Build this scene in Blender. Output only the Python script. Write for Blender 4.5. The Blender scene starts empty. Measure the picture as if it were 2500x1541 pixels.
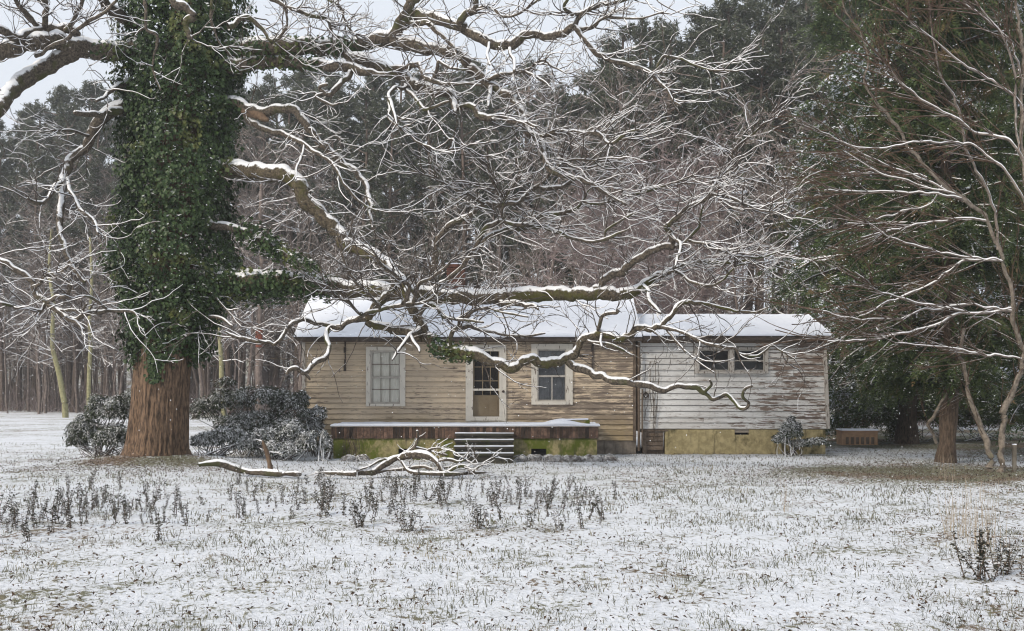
import bpy, math, random
import numpy as np

random.seed(11)
rng = np.random.default_rng(11)
SC = bpy.context.scene
COL = SC.collection
R = math.radians

# ---------------------------------------------------------------- camera
F, CX, HY, EYE = 2778.0, 1250.0, 950.0, 1.6      # measured on a 2500 px wide frame: 40 mm lens, eye at 1.6 m
cam_d = bpy.data.cameras.new('camera')
cam = bpy.data.objects.new('camera', cam_d)
COL.objects.link(cam)
cam.location = (0, 0, EYE)
cam.rotation_euler = (R(90), 0, 0)
cam_d.sensor_width = 36.0
cam_d.lens = 36.0 * F / 2500.0
cam_d.shift_y = (HY - 770.5) / 2500.0
cam_d.clip_end = 2000.0
SC.camera = cam

# ---------------------------------------------------------------- sky, sun, exposure
SUN_EL, SUN_AZ = 32.0, -48.0        # degrees; azimuth from the view direction's back, to the left
W = bpy.data.worlds.new('World')
SC.world = W
W.use_nodes = True
wn = W.node_tree
bg = wn.nodes['Background']
sky = wn.nodes.new('ShaderNodeTexSky')
sky.sky_type = 'NISHITA'
sky.sun_disc = False
sky.sun_elevation = R(SUN_EL)
sky.sun_rotation = R(180 + 48)
sky.air_density = 1.0
sky.dust_density = 3.0
mx = wn.nodes.new('ShaderNodeMix')
mx.data_type = 'RGBA'
mx.inputs[0].default_value = 0.9      # a closed deck of snow cloud
mx.inputs[7].default_value = (7.95, 8.4, 9.1, 1)
wn.links.new(sky.outputs[0], mx.inputs[6])
wn.links.new(mx.outputs[2], bg.inputs[0])
bg.inputs[1].default_value = 0.105

sun_d = bpy.data.lights.new('sun', 'SUN')
sun_d.energy = 2.7
sun_d.angle = R(12)
sun_d.color = (1.0, 0.90, 0.76)
sun = bpy.data.objects.new('sun', sun_d)
COL.objects.link(sun)
sun.rotation_euler = (R(90 - SUN_EL), 0, R(SUN_AZ))
sun.location = (-20, -10, 30)

SC.view_settings.view_transform = 'Standard'
SC.view_settings.look = 'None'
SC.view_settings.exposure = 0.12
SC.view_settings.gamma = 1.0
SC.view_settings.use_curve_mapping = False
SC.render.engine = 'CYCLES'
SC.cycles.max_bounces = 6
SC.cycles.diffuse_bounces = 3
SC.cycles.glossy_bounces = 2
SC.cycles.transmission_bounces = 4
SC.cycles.transparent_max_bounces = 8
SC.cycles.volume_bounces = 0
SC.cycles.use_denoising = True
SC.cycles.filter_width = 1.15

# ---------------------------------------------------------------- helpers
def P3(px, py, Y):
    return np.array([(px - CX) * Y / F, Y, EYE - (py - HY) * Y / F])

def _hash(ix, iy, iz, seed):
    h = (ix * 374761393 + iy * 668265263 + iz * 2147483647 + seed * 144665) & 0xFFFFFFFF
    h = ((h ^ (h >> 13)) * 1274126177) & 0xFFFFFFFF
    return ((h ^ (h >> 16)) & 0xFFFF) / 65535.0

def vnoise(x, y, z=None, seed=0):
    x = np.asarray(x, float); y = np.asarray(y, float)
    z = np.zeros_like(x) if z is None else np.asarray(z, float)
    ix, iy, iz = np.floor(x).astype(np.int64), np.floor(y).astype(np.int64), np.floor(z).astype(np.int64)
    fx, fy, fz = x - ix, y - iy, z - iz
    fx, fy, fz = [f * f * (3 - 2 * f) for f in (fx, fy, fz)]
    r = 0
    for dx in (0, 1):
        for dy in (0, 1):
            for dz in (0, 1):
                w = (fx if dx else 1 - fx) * (fy if dy else 1 - fy) * (fz if dz else 1 - fz)
                r = r + w * _hash(ix + dx, iy + dy, iz + dz, seed)
    return r

def fbm(x, y, oct=4, seed=0):
    r, a, t = 0, 1.0, 0
    for o in range(oct):
        r = r + a * vnoise(np.asarray(x) * 2 ** o + 17 * o, np.asarray(y) * 2 ** o + 9 * o, None, seed + o)
        t += a; a *= .5
    return r / t

def gh(x, y):
    """height of the ground"""
    x = np.asarray(x, float); y = np.asarray(y, float)
    far = np.clip((y - 100) / 60, 0, 1)
    base = 0.10 * (fbm(x * .12, y * .12, 3, 5) - .5) - .05
    mound = 0.22 * np.exp(-(((x + 7.85) / 1.9) ** 2 + ((y - 25.0) / 1.5) ** 2))
    return base * np.clip(1 - np.abs(y - 28) / 2, 0, 1) * 0.0 + base + mound + far * far * 9 * (0.7 + .6 * fbm(x * .02, y * .02, 2, 9))

class MB:
    """collects vertices and faces, then links them as ONE mesh object"""
    def __init__(s):
        s.v, s.f4, s.f3, s.m4, s.m3, s.n = [], [], [], [], [], 0
    def add(s, v, q=None, t=None, m=0):
        v = np.asarray(v, float).reshape(-1, 3)
        if q is not None and len(q):
            q = np.asarray(q, np.int64).reshape(-1, 4); s.f4.append(q + s.n); s.m4.append(np.full(len(q), m))
        if t is not None and len(t):
            t = np.asarray(t, np.int64).reshape(-1, 3); s.f3.append(t + s.n); s.m3.append(np.full(len(t), m))
        s.v.append(v); s.n += len(v)
        return s
    def box(s, x0, x1, y0, y1, z0, z1, m=0, jit=0.0):
        v = np.array([[x, y, z] for z in (z0, z1) for y in (y0, y1) for x in (x0, x1)], float)
        if jit: v = v + rng.normal(0, jit, v.shape)
        s.add(v, [[0, 2, 3, 1], [4, 5, 7, 6], [0, 1, 5, 4], [2, 6, 7, 3], [0, 4, 6, 2], [1, 3, 7, 5]], None, m)
        return s
    def mesh(s, name, mats, smooth=False):
        me = bpy.data.meshes.new(name)
        v = np.concatenate(s.v) if s.v else np.zeros((0, 3))
        q = np.concatenate(s.f4) if s.f4 else np.zeros((0, 4), np.int64)
        t = np.concatenate(s.f3) if s.f3 else np.zeros((0, 3), np.int64)
        me.vertices.add(len(v)); me.vertices.foreach_set('co', v.astype(np.float32).ravel())
        nl = q.size + t.size
        me.loops.add(nl)
        me.loops.foreach_set('vertex_index', np.concatenate([q.ravel(), t.ravel()]).astype(np.int32))
        me.polygons.add(len(q) + len(t))
        st = np.concatenate([np.arange(len(q)) * 4, q.size + np.arange(len(t)) * 3]).astype(np.int32)
        me.polygons.foreach_set('loop_start', st)
        mi = np.concatenate(s.m4 + s.m3) if (s.m4 or s.m3) else np.zeros(0)
        me.polygons.foreach_set('material_index', mi.astype(np.int32))
        me.polygons.foreach_set('use_smooth', np.full(len(q) + len(t), bool(smooth)))
        for m in (mats if isinstance(mats, (list, tuple)) else [mats]):
            me.materials.append(m)
        me.update(calc_edges=True)
        return me
    def build(s, name, mats, parent=None, smooth=False):
        return link(name, s.mesh(name, mats, smooth), parent)

def link(name, me, parent=None):
    o = bpy.data.objects.new(name, me)
    COL.objects.link(o)
    if parent is not None: o.parent = parent
    return o

def tag(o, label=None, cat=None, group=None, kind=None):
    if label: o['label'] = label
    if cat: o['category'] = cat
    if group: o['group'] = group
    if kind: o['kind'] = kind
    return o

def thing(name, label, cat, loc=(0, 0, 0), group=None):
    o = bpy.data.objects.new(name, None)
    COL.objects.link(o)
    o.location = loc
    o.empty_display_size = .2
    return tag(o, label, cat, group)

def copy_tree(o, parent=None):
    c = o.copy(); COL.objects.link(c)
    if parent is not None: c.parent = parent
    for ch in list(o.children): copy_tree(ch, c)
    return c

def unit(a):
    return a / np.maximum(np.linalg.norm(a, axis=-1, keepdims=True), 1e-9)

def tubes(mb, P, Rd, S=4, snow=1.0, m=0, lump=0.0):
    """a batch of N tubes of K rings; snow lies as a ridge along the top of each"""
    P = np.asarray(P, float); Rd = np.asarray(Rd, float)
    if P.ndim == 2: P = P[None]; Rd = Rd[None]
    N, K, _ = P.shape
    if N == 0: return
    T = unit(np.gradient(P, axis=1))
    up = np.array([0, 0, 1.0])
    side = np.cross(T, up)
    ln = np.linalg.norm(side, axis=-1, keepdims=True)
    side = np.where(ln < .12, np.array([1.0, 0, 0]), side)
    side = unit(side - T * (side * T).sum(-1, keepdims=True))
    top = np.cross(side, T)
    a = np.arange(S) * 2 * np.pi / S + np.pi / 2
    n = np.cos(a)[None, None, :, None] * side[:, :, None] + np.sin(a)[None, None, :, None] * top[:, :, None]
    rr = Rd[:, :, None, None]
    V = P[:, :, None] + rr * n
    if lump:
        q = V * 5.0
        V = V + n * rr * lump * (vnoise(q[..., 0], q[..., 1], q[..., 2], 3)[..., None] - .5)
    if snow:
        h = np.minimum(.010 + .34 * Rd, .055) * snow * np.sqrt(np.clip(1 - T[..., 2] ** 2, 0, 1))
        q = P * 3.0
        h = h * (.45 + 1.1 * vnoise(q[..., 0], q[..., 1], q[..., 2], 8))
        V = V + (h[:, :, None] * np.clip(n[..., 2], 0, 1) ** .7)[..., None] * up
    idx = np.arange(N * K * S).reshape(N, K, S)
    A, B = idx[:, :-1], idx[:, 1:]
    q = np.stack([A, np.roll(A, -1, 2), np.roll(B, -1, 2), B], -1).reshape(-1, 4)
    mb.add(V.reshape(-1, 3), q, None, m)

def smooth_path(pts, n=6):
    """Catmull-Rom through rows of any width"""
    p = np.asarray(pts, float)
    p = np.vstack([2 * p[0] - p[1], p, 2 * p[-1] - p[-2]])
    out = []
    for i in range(1, len(p) - 2):
        t = np.linspace(0, 1, n, endpoint=False)[:, None]
        a, b, c, d = p[i - 1], p[i], p[i + 1], p[i + 2]
        out.append(.5 * (2 * b + (c - a) * t + (2 * a - 5 * b + 4 * c - d) * t ** 2 + (3 * b - a - 3 * c + d) * t ** 3))
    out.append(p[-2][None])
    return np.vstack(out)

def walk(base, d, L, K, sig, bias=(0, 0, .02)):
    N = len(base)
    P = np.zeros((N, K, 3)); P[:, 0] = base
    st = (L / (K - 1))[:, None]
    for k in range(1, K):
        P[:, k] = P[:, k - 1] + d * st
        d = unit(d + rng.normal(0, sig, (N, 3)) + np.array(bias))
    return P

def sprout(P, Rd, n, L, K, a=.6, b=.8, c=.1, sig=.3, t0=.2, r=None, flat=1.0):
    """n new shoots off a batch of parents P (N,K,3)"""
    N, KP, _ = P.shape
    i = rng.integers(0, N, n)
    t = (t0 + (1 - t0) * rng.random(n)) * (KP - 1) * .999
    k = t.astype(int); f = (t - k)[:, None]
    base = P[i, k] * (1 - f) + P[i, k + 1] * f
    tan = unit(P[i, k + 1] - P[i, k])
    rnd = rng.normal(0, 1, (n, 3)); rnd[:, 1] *= flat
    d = unit(a * tan + b * unit(rnd) + np.array([0, 0, c]))
    ln = L[0] + (L[1] - L[0]) * rng.random(n)
    Q = walk(base, d, ln, K, sig)
    pr = Rd[i, k]
    r0 = np.minimum(pr * .75, r[0]) if r else pr * .6
    r1 = r[1] if r else .003
    RR = r0[:, None] * (1 - np.linspace(0, 1, K))[None] + np.minimum(r1, r0)[:, None] * np.linspace(0, 1, K)[None] if np.ndim(r1) else \
        r0[:, None] * (1 - np.linspace(0, 1, K))[None] + np.minimum(r1, r0 * .9)[:, None] * np.linspace(0, 1, K)[None]
    return Q, RR

def cards(mb, C, nrm, tip, size, asp=.5, fold=.15, m=0):
    """folded leaf blades: two triangles each"""
    C = np.asarray(C, float); N = len(C)
    if N == 0: return
    size = np.broadcast_to(np.asarray(size, float), (N,))[:, None]
    nrm = unit(nrm); tip = unit(tip - nrm * (tip * nrm).sum(-1, keepdims=True))
    lat = np.cross(nrm, tip)
    b = C - tip * size * .5
    e = C + tip * size * .5
    l = C - lat * size * asp * .5 + nrm * size * fold - tip * size * .08
    r_ = C + lat * size * asp * .5 + nrm * size * fold - tip * size * .08
    V = np.stack([b, l, e, r_], 1).reshape(-1, 3)
    i = np.arange(N)[:, None] * 4
    mb.add(V, None, np.concatenate([i + [0, 2, 1], i + [0, 3, 2]]), m)

# ---------------------------------------------------------------- materials
def nm(name):
    m = bpy.data.materials.new(name); m.use_nodes = True
    nt = m.node_tree
    b = nt.nodes['Principled BSDF']
    b.inputs['Roughness'].default_value = .85
    b.inputs['Specular IOR Level'].default_value = .25
    return m, nt, b
def setv(nt, s, v):
    if isinstance(v, bpy.types.NodeSocket): nt.links.new(v, s)
    elif isinstance(v, (tuple, list)) and len(v) == 3 and s.type == 'RGBA': s.default_value = (*v, 1)
    else: s.default_value = v
def pos(nt, scale=(1, 1, 1), obj=False):
    if obj: v = nt.nodes.new('ShaderNodeTexCoord').outputs['Object']
    else: v = nt.nodes.new('ShaderNodeNewGeometry').outputs['Position']
    mp = nt.nodes.new('ShaderNodeMapping'); mp.inputs['Scale'].default_value = scale
    nt.links.new(v, mp.inputs[0])
    return mp.outputs[0]
def noise(nt, v, scale=5, detail=4, rough=.6, dist=0.0):
    n = nt.nodes.new('ShaderNodeTexNoise')
    n.inputs['Scale'].default_value = scale; n.inputs['Detail'].default_value = detail
    n.inputs['Roughness'].default_value = rough; n.inputs['Distortion'].default_value = dist
    nt.links.new(v, n.inputs['Vector'])
    return n.outputs[0]
def mr(nt, v, a, b, c=0.0, d=1.0):
    n = nt.nodes.new('ShaderNodeMapRange'); n.interpolation_type = 'SMOOTHSTEP'
    for i, x in enumerate((v, a, b, c, d)): setv(nt, n.inputs[i], x)
    return n.outputs[0]
def mth(nt, op, a, b=0.0):
    n = nt.nodes.new('ShaderNodeMath'); n.operation = op
    setv(nt, n.inputs[0], a); setv(nt, n.inputs[1], b)
    return n.outputs[0]
def mix(nt, f, a, b):
    n = nt.nodes.new('ShaderNodeMix'); n.data_type = 'RGBA'
    setv(nt, n.inputs[0], f); setv(nt, n.inputs[6], a); setv(nt, n.inputs[7], b)
    return n.outputs[2]
def bump(nt, b, h, s=.3, d=.02):
    n = nt.nodes.new('ShaderNodeBump'); n.inputs['Strength'].default_value = s; n.inputs['Distance'].default_value = d
    nt.links.new(h, n.inputs['Height']); nt.links.new(n.outputs[0], b.inputs['Normal'])
def isle(nt):
    return nt.nodes.new('ShaderNodeNewGeometry').outputs['Random Per Island']
def nz(nt):
    g = nt.nodes.new('ShaderNodeNewGeometry')
    s = nt.nodes.new('ShaderNodeSeparateXYZ'); nt.links.new(g.outputs['Normal'], s.inputs[0])
    return s.outputs[2]
SNOW = (.84, .845, .86)
def snowy(nt, col, lo=.25, hi=.5, sc=9, amt=.8):
    """snow lying wherever a surface faces up, broken by noise"""
    n = noise(nt, pos(nt), sc, 3)
    f = mr(nt, mth(nt, 'ADD', nz(nt), mth(nt, 'MULTIPLY', mth(nt, 'SUBTRACT', n, .5), amt)), lo, hi)
    return mix(nt, f, col, SNOW)
def out(nt, b, col): nt.links.new(col, b.inputs['Base Color'])

def bark(name, c1, c2, moss=None, mossw=.5, lo=.25, hi=.5, sc=14, stretch=(1, 1, 1), amt=.7, obj=False, bmp=.5):
    m, nt, b = nm(name)
    n = noise(nt, pos(nt, stretch, obj), sc, 5, .7)
    c = mix(nt, mr(nt, n, .35, .65), c1, c2)
    if moss:
        f = mr(nt, noise(nt, pos(nt), 1.3, 4, .7), mossw, mossw + .12)
        c = mix(nt, f, c, mix(nt, noise(nt, pos(nt), 30, 3), moss, tuple(x * 2.0 for x in moss)))
    c = snowy(nt, c, lo, hi, 9, amt) if lo is not None else c
    out(nt, b, c)
    if bmp: bump(nt, b, n, bmp, .02)
    return m

def leafm(name, c1, c2, c3=None, w3=.62, sc=9, lo=.35, hi=.6, amt=.8, snow_sc=6, obj=False, trans=0.15, rough=.6, big=1.1):
    m, nt, b = nm(name)
    v = pos(nt, (1, 1, 1), obj)
    c = mix(nt, mr(nt, noise(nt, v, sc, 2), .3, .7), c1, c2)
    if c3: c = mix(nt, mr(nt, noise(nt, v, big, 3), w3, w3 + .1), c, c3)
    if lo is not None: c = snowy(nt, c, lo, hi, snow_sc, amt)
    out(nt, b, c)
    b.inputs['Roughness'].default_value = rough
    return m

def plain(name, c, rough=.8, c2=None, sc=6, metal=0.0):
    m, nt, b = nm(name)
    n = noise(nt, pos(nt), sc, 5, .65)
    out(nt, b, mix(nt, mr(nt, n, .3, .7), c, c2 or tuple(x * .65 for x in c)))
    b.inputs['Roughness'].default_value = rough; b.inputs['Metallic'].default_value = metal
    return m

def ground_mat():
    m, nt, b = nm('snowy_ground')
    v = pos(nt)
    litter = mix(nt, noise(nt, v, 22, 3), (.10, .07, .045), (.26, .19, .13))
    turf = mix(nt, noise(nt, v, 30, 3), (.10, .10, .06), (.26, .25, .17))
    dirt = mix(nt, mr(nt, noise(nt, v, .5, 3), .45, .6), turf, litter)
    fine = noise(nt, pos(nt, (1, .75, 1)), 16, 5, .72)
    mid = noise(nt, v, 1.6, 4, .6)
    big = noise(nt, v, .28, 3, .5)
    # bare zones under the evergreens and at the oak's foot
    def zone(cx, cy, rx, ry):
        mp = nt.nodes.new('ShaderNodeMapping'); mp.inputs['Location'].default_value = (-cx / rx, -cy / ry, 0)
        mp.inputs['Scale'].default_value = (1 / rx, 1 / ry, 0)
        g = nt.nodes.new('ShaderNodeNewGeometry'); nt.links.new(g.outputs['Position'], mp.inputs[0])
        l = nt.nodes.new('ShaderNodeVectorMath'); l.operation = 'LENGTH'; nt.links.new(mp.outputs[0], l.inputs[0])
        w = mth(nt, 'ADD', l.outputs['Value'], mth(nt, 'MULTIPLY', mth(nt, 'SUBTRACT', mid, .5), 1.8))
        return mr(nt, w, 1.15, .45)
    z = mth(nt, 'MAXIMUM', zone(8.6, 22.3, 5.2, 3.0), mth(nt, 'MULTIPLY', zone(-7.7, 24.3, 1.9, 1.3), .8))
    z = mth(nt, 'MAXIMUM', z, mth(nt, 'MULTIPLY', zone(15.5, 38, 9.5, 13), .95))
    k = mth(nt, 'ADD', mth(nt, 'MULTIPLY', fine, .62), mth(nt, 'ADD', mth(nt, 'MULTIPLY', mid, .30), mth(nt, 'MULTIPLY', mth(nt, 'SUBTRACT', big, .25), .26)))
    k = mth(nt, 'ADD', k, mth(nt, 'MULTIPLY', z, .125))
    g2 = nt.nodes.new('ShaderNodeNewGeometry'); s2 = nt.nodes.new('ShaderNodeSeparateXYZ'); nt.links.new(g2.outputs['Position'], s2.inputs[0])
    wood = mr(nt, mth(nt, 'ADD', s2.outputs[1], mth(nt, 'MULTIPLY', s2.outputs[0], .38)), 66, 80)     # leaf floor of the woods
    k = mth(nt, 'ADD', k, mth(nt, 'MULTIPLY', wood, .10))
    f = mr(nt, k, .555, .61)
    c = mix(nt, noise(nt, v, 3, 4), (.84, .86, .90), (.76, .79, .85))
    c = mix(nt, mr(nt, k, .44, .57, 0, .22), c, (.30, .30, .26))      # turf greying through the thin snow
    c = mix(nt, mr(nt, noise(nt, pos(nt, (1, .8, 1)), 42, 3, .6),   .62, .71, 0, .45), c, (.13, .115, .085))
    c = mix(nt, f, c, dirt)
    out(nt, b, c)
    bump(nt, b, fine, .8, .07)
    return m

def siding(name, p1, p2, wood1, wood2, peel, warm=None, low=None, rows=None, isl=.38):
    m, nt, b = nm(name)
    v = pos(nt, (1.0, 1, 9))
    grain = noise(nt, pos(nt, (2.2, 1, 60)), 3, 4, .7)
    wood = mix(nt, grain, wood1, wood2)
    paint = mix(nt, mr(nt, noise(nt, pos(nt, (1, 1, 2.0)), .9, 4), .3, .7), p1, p2)
    paint = mix(nt, mr(nt, noise(nt, pos(nt, (3, 1, 7.4)), 2.2, 3), .52, .75, 0, .45), paint, wood1)
    paint = mix(nt, mth(nt, 'MULTIPLY', isle(nt), isl), paint, wood2)
    g = nt.nodes.new('ShaderNodeNewGeometry'); s = nt.nodes.new('ShaderNodeSeparateXYZ'); nt.links.new(g.outputs['Position'], s.inputs[0])
    pe = noise(nt, v, 2.6, 6, .72)
    bigp = noise(nt, pos(nt, (.6, 1, .9)), 1.0, 3)
    k = mth(nt, 'ADD', pe, mth(nt, 'MULTIPLY', mth(nt, 'SUBTRACT', bigp, .5), .45))
    k = mth(nt, 'ADD', k, mth(nt, 'MULTIPLY', mth(nt, 'SUBTRACT', isle(nt), .5), .09))
    k = mth(nt, 'ADD', k, mr(nt, s.outputs[2], 2.6, .7, -.03, .035))
    if low: k = mth(nt, 'ADD', k, mr(nt, s.outputs[0], low[0], low[1], 0, low[2]))
    f = mr(nt, k, peel, peel + .05)
    c = mix(nt, f, paint, wood)
    if rows:   # shadow line of each lap, put into the colour along the board's lower edge
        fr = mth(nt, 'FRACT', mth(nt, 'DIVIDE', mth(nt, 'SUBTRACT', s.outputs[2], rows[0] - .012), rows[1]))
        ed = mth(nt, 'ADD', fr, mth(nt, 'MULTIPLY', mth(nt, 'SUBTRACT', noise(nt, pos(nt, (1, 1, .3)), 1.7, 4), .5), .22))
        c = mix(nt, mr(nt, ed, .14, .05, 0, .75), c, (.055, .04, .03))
    if warm:   # weather stains near the ground: ochre algae
        c = mix(nt, mth(nt, 'MULTIPLY', mr(nt, s.outputs[2], 1.15, .45), mr(nt, noise(nt, pos(nt, (1, 1, .5)), 1.5, 4), .3, .7)), c, warm)
    out(nt, b, c)
    bump(nt, b, grain, .35, .006)
    return m

def trimpaint(name, c1, wood, peel=.6):
    m, nt, b = nm(name)
    f = mr(nt, noise(nt, pos(nt, (7, 7, 1.6)), 3.0, 5, .7), peel, peel + .04)
    out(nt, b, mix(nt, f, mix(nt, noise(nt, pos(nt), 4, 4), c1, tuple(x * .72 for x in c1)), wood))
    return m

def mossy(name, c1, c2, moss, mw=.48, dark=(.05, .045, .035), isl=0):
    m, nt, b = nm(name)
    n = noise(nt, pos(nt, (1, 1, .6)), 2.4, 6, .7)
    c = mix(nt, mr(nt, noise(nt, pos(nt), 7, 5, .7), .35, .65), c1, c2)
    c = mix(nt, mr(nt, n, mw, mw + .16), c, moss)
    c = mix(nt, mr(nt, noise(nt, pos(nt, (3.2, 1, .35)), 2.2, 4), .55, .72, 0, .8), c, dark)
    if isl: c = mix(nt, mth(nt, 'MULTIPLY', isle(nt), isl), c, dark)
    out(nt, b, c)
    bump(nt, b, n, .4, .01)
    return m

M = {}
M['ground'] = ground_mat()
M['snow'] = (lambda t: (out(t[1], t[2], mix(t[1], noise(t[1], pos(t[1]), 3, 4), (.84, .87, .93), (.76, .79, .87))), bump(t[1], t[2], noise(t[1], pos(t[1]), 7, 4), .25, .03), t[0])[2])(nm('fresh_snow'))
def roof_snow_mat():
    m, nt, b = nm('thin_roof_snow')
    c = mix(nt, noise(nt, pos(nt), 2.5, 5), (.84, .86, .91), (.74, .77, .84))
    st = noise(nt, pos(nt, (1.6, 11, 11)), 1.7, 4, .65)
    c = mix(nt, mr(nt, st, .635, .70, 0, .85), c, (.16, .14, .13))
    out(nt, b, c); bump(nt, b, st, .35, .02)
    return m
M['roof_snow'] = roof_snow_mat()
M['bark_limb'] = bark('mossy_limb_bark', (.030, .024, .019), (.145, .118, .09), (.042, .043, .017), .53, .28, .5, 24)
M['bark_moss'] = bark('yellow_mossy_bark', (.028, .022, .015), (.135, .108, .072), (.048, .045, .014), .50, .30, .5, 24)
M['bark_twig'] = bark('snowy_twig_bark', (.045, .034, .027), (.105, .082, .066), None, .5, .10, .40, 10, amt=.5, bmp=0)
M['bark_twig_dark'] = bark('half_bare_twig_bark', (.040, .031, .025), (.10, .08, .065), None, .5, .34, .62, 10, amt=.7, bmp=0)
M['bark_trunk'] = bark('furrowed_oak_bark', (.036, .024, .017), (.215, .140, .090), None, .5, .8, .95, 9, (3, 3, .5))
M['ivy'] = leafm('ivy_leaf', (.017, .036, .013), (.056, .090, .028), (.105, .118, .036), .57, 16, .72, .95, .8, 5, rough=.42)
M['pine'] = leafm('pine_needles', (.040, .052, .030), (.080, .088, .052), (.10, .085, .055), .62, 3, .55, 1.0, .6, 2.0, obj=True)
M['pine_bark'] = bark('pine_bark', (.075, .055, .045), (.15, .115, .095), None, .5, .7, .95, 6, (2, 2, .5), obj=True, bmp=0)
M['grey_bark'] = bark('grey_sapling_bark', (.11, .088, .078), (.21, .17, .15), None, .5, .2, .5, 6, amt=.6, bmp=0)
M['red_bark'] = bark('reddish_sapling_bark', (.135, .10, .096), (.235, .185, .18), None, .5, .24, .6, 6, amt=.6, bmp=0)
M['lichen_bark'] = bark('lichen_sapling_bark', (.20, .19, .10), (.32, .30, .17), None, .5, .6, .9, 8)
M['brown_bark'] = bark('brown_tree_bark', (.045, .032, .023), (.135, .096, .068), None, .5, .75, .95, 10, (3, 3, .6))
M['tan_bark'] = bark('smooth_tan_bark', (.105, .088, .07), (.235, .20, .165), (.10, .095, .06), .62, .74, .92, 12)
M['tan_twig'] = bark('tan_twig_bark', (.12, .10, .086), (.25, .21, .18), None, .5, .05, .32, 10, amt=.5, bmp=0)
M['rust_twig'] = bark('rusty_twig_bark', (.048, .028, .018), (.105, .066, .043), None, .5, .38, .75, 10, amt=.5, bmp=0)
M['hemlock'] = leafm('hemlock_sprays', (.026, .050, .016), (.090, .125, .038), (.135, .088, .040), .57, 7, .78, 1.0, 1.1, 1.6)
M['cedar'] = leafm('cedar_sprays', (.024, .046, .014), (.084, .112, .034), (.135, .09, .040), .57, 7, .84, 1.05, 1.0, 1.6)
M['shrub'] = leafm('shrub_leaves', (.018, .031, .014), (.052, .066, .029), (.085, .055, .036), .60, 12, .50, .82, 1.0, 5, rough=.5)
M['shrub_snow'] = leafm('snow_laden_leaves', (.018, .030, .015), (.056, .066, .032), None, .6, 12, .46, .60, 1.1, 7, rough=.5)
M['weed'] = leafm('weed_leaves', (.013, .015, .009), (.042, .040, .023), (.08, .050, .034), .6, 14, .75, 1.0, .9, 14, obj=True)
M['weed_stem'] = plain('weed_stem', (.10, .07, .05))
M['grass'] = leafm('winter_grass', (.055, .060, .038), (.18, .175, .115), (.28, .25, .18), .56, 7, None, None, big=.6)
M['leaf_litter'] = leafm('fallen_oak_leaves', (.035, .024, .018), (.11, .070, .046), (.20, .135, .09), .6, 14, .88, .99, .5)
M['straw'] = leafm('dry_straw', (.27, .215, .155), (.42, .36, .28), None, .6, 9, None, None, obj=True)
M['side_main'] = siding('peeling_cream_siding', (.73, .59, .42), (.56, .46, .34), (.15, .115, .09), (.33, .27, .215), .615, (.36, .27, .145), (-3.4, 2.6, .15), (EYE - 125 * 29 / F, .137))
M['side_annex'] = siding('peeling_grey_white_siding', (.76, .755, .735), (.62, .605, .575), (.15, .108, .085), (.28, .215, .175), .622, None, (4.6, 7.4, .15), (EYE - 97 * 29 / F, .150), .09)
M['side_gable'] = siding('grey_gable_siding', (.5, .45, .38), (.4, .36, .3), (.15, .11, .08), (.26, .2, .16), .6)
M['trim'] = trimpaint('peeling_white_trim', (.74, .69, .60), (.15, .11, .085), .60)
M['trim_old'] = trimpaint('worn_grey_trim', (.55, .51, .46), (.13, .10, .08), .54)
M['wood'] = plain('weathered_wood', (.19, .145, .11), .9, (.10, .075, .055), 9)
M['post'] = plain('grey_post_wood', (.20, .18, .15), .9, (.12, .105, .085), 9)
M['dark'] = plain('dark_opening', (.008, .008, .009), .9)
M['sash'] = plain('grey_sash_paint', (.50, .47, .42), .7, (.36, .33, .29))
M['curtain'] = plain('cream_curtain', (.90, .87, .79), .9, (.82, .79, .71), 3)
M['grey_curtain'] = plain('grey_lace_curtain', (.27, .27, .275), .9, (.17, .17, .175), 5)
M['door'] = plain('yellowed_door_paint', (.62, .49, .31), .7, (.50, .38, .23), 3)
M['screen'] = plain('dark_screen_mesh', (.035, .028, .026), .6, (.05, .04, .036), 8)
M['porch'] = mossy('mossy_porch_concrete', (.16, .14, .07), (.34, .29, .15), (.085, .105, .012), .40)
M['found'] = mossy('stained_tan_foundation', (.32, .26, .13), (.50, .41, .22), (.095, .08, .032), .50, (.07, .058, .03))
M['found_grey'] = mossy('stained_grey_foundation', (.16, .135, .11), (.26, .22, .18), (.075, .075, .03), .55)
M['brick'] = mossy('dark_mossy_brick', (.085, .052, .040), (.23, .145, .105), (.045, .048, .018), .60, (.022, .017, .014), .95)
M['mortar'] = plain('grey_mortar', (.09, .085, .075))
M['chimney'] = plain('red_brown_brick', (.17, .075, .05), .9, (.09, .045, .035), 5)
M['tread'] = mossy('dark_concrete_steps', (.030, .028, .023), (.060, .054, .043), (.035, .04, .012), .55)
M['rust'] = plain('rust', (.24, .075, .045), .8, (.11, .04, .03), 12)
M['crate'] = plain('orange_brown_panel', (.46, .29, .17), .8, (.33, .20, .12), 5)
M['metal'] = plain('grey_metal', (.35, .35, .36), .5)
M['roof_edge'] = plain('dark_roof_edge', (.10, .08, .066), .9, (.055, .045, .04), 8)
M['flake'] = plain('snowflake', (.92, .94, .97), .9, (.9, .92, .96))
M['broken'] = plain('fresh_broken_wood', (.17, .115, .075), .9, (.09, .06, .042), 14)
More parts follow.
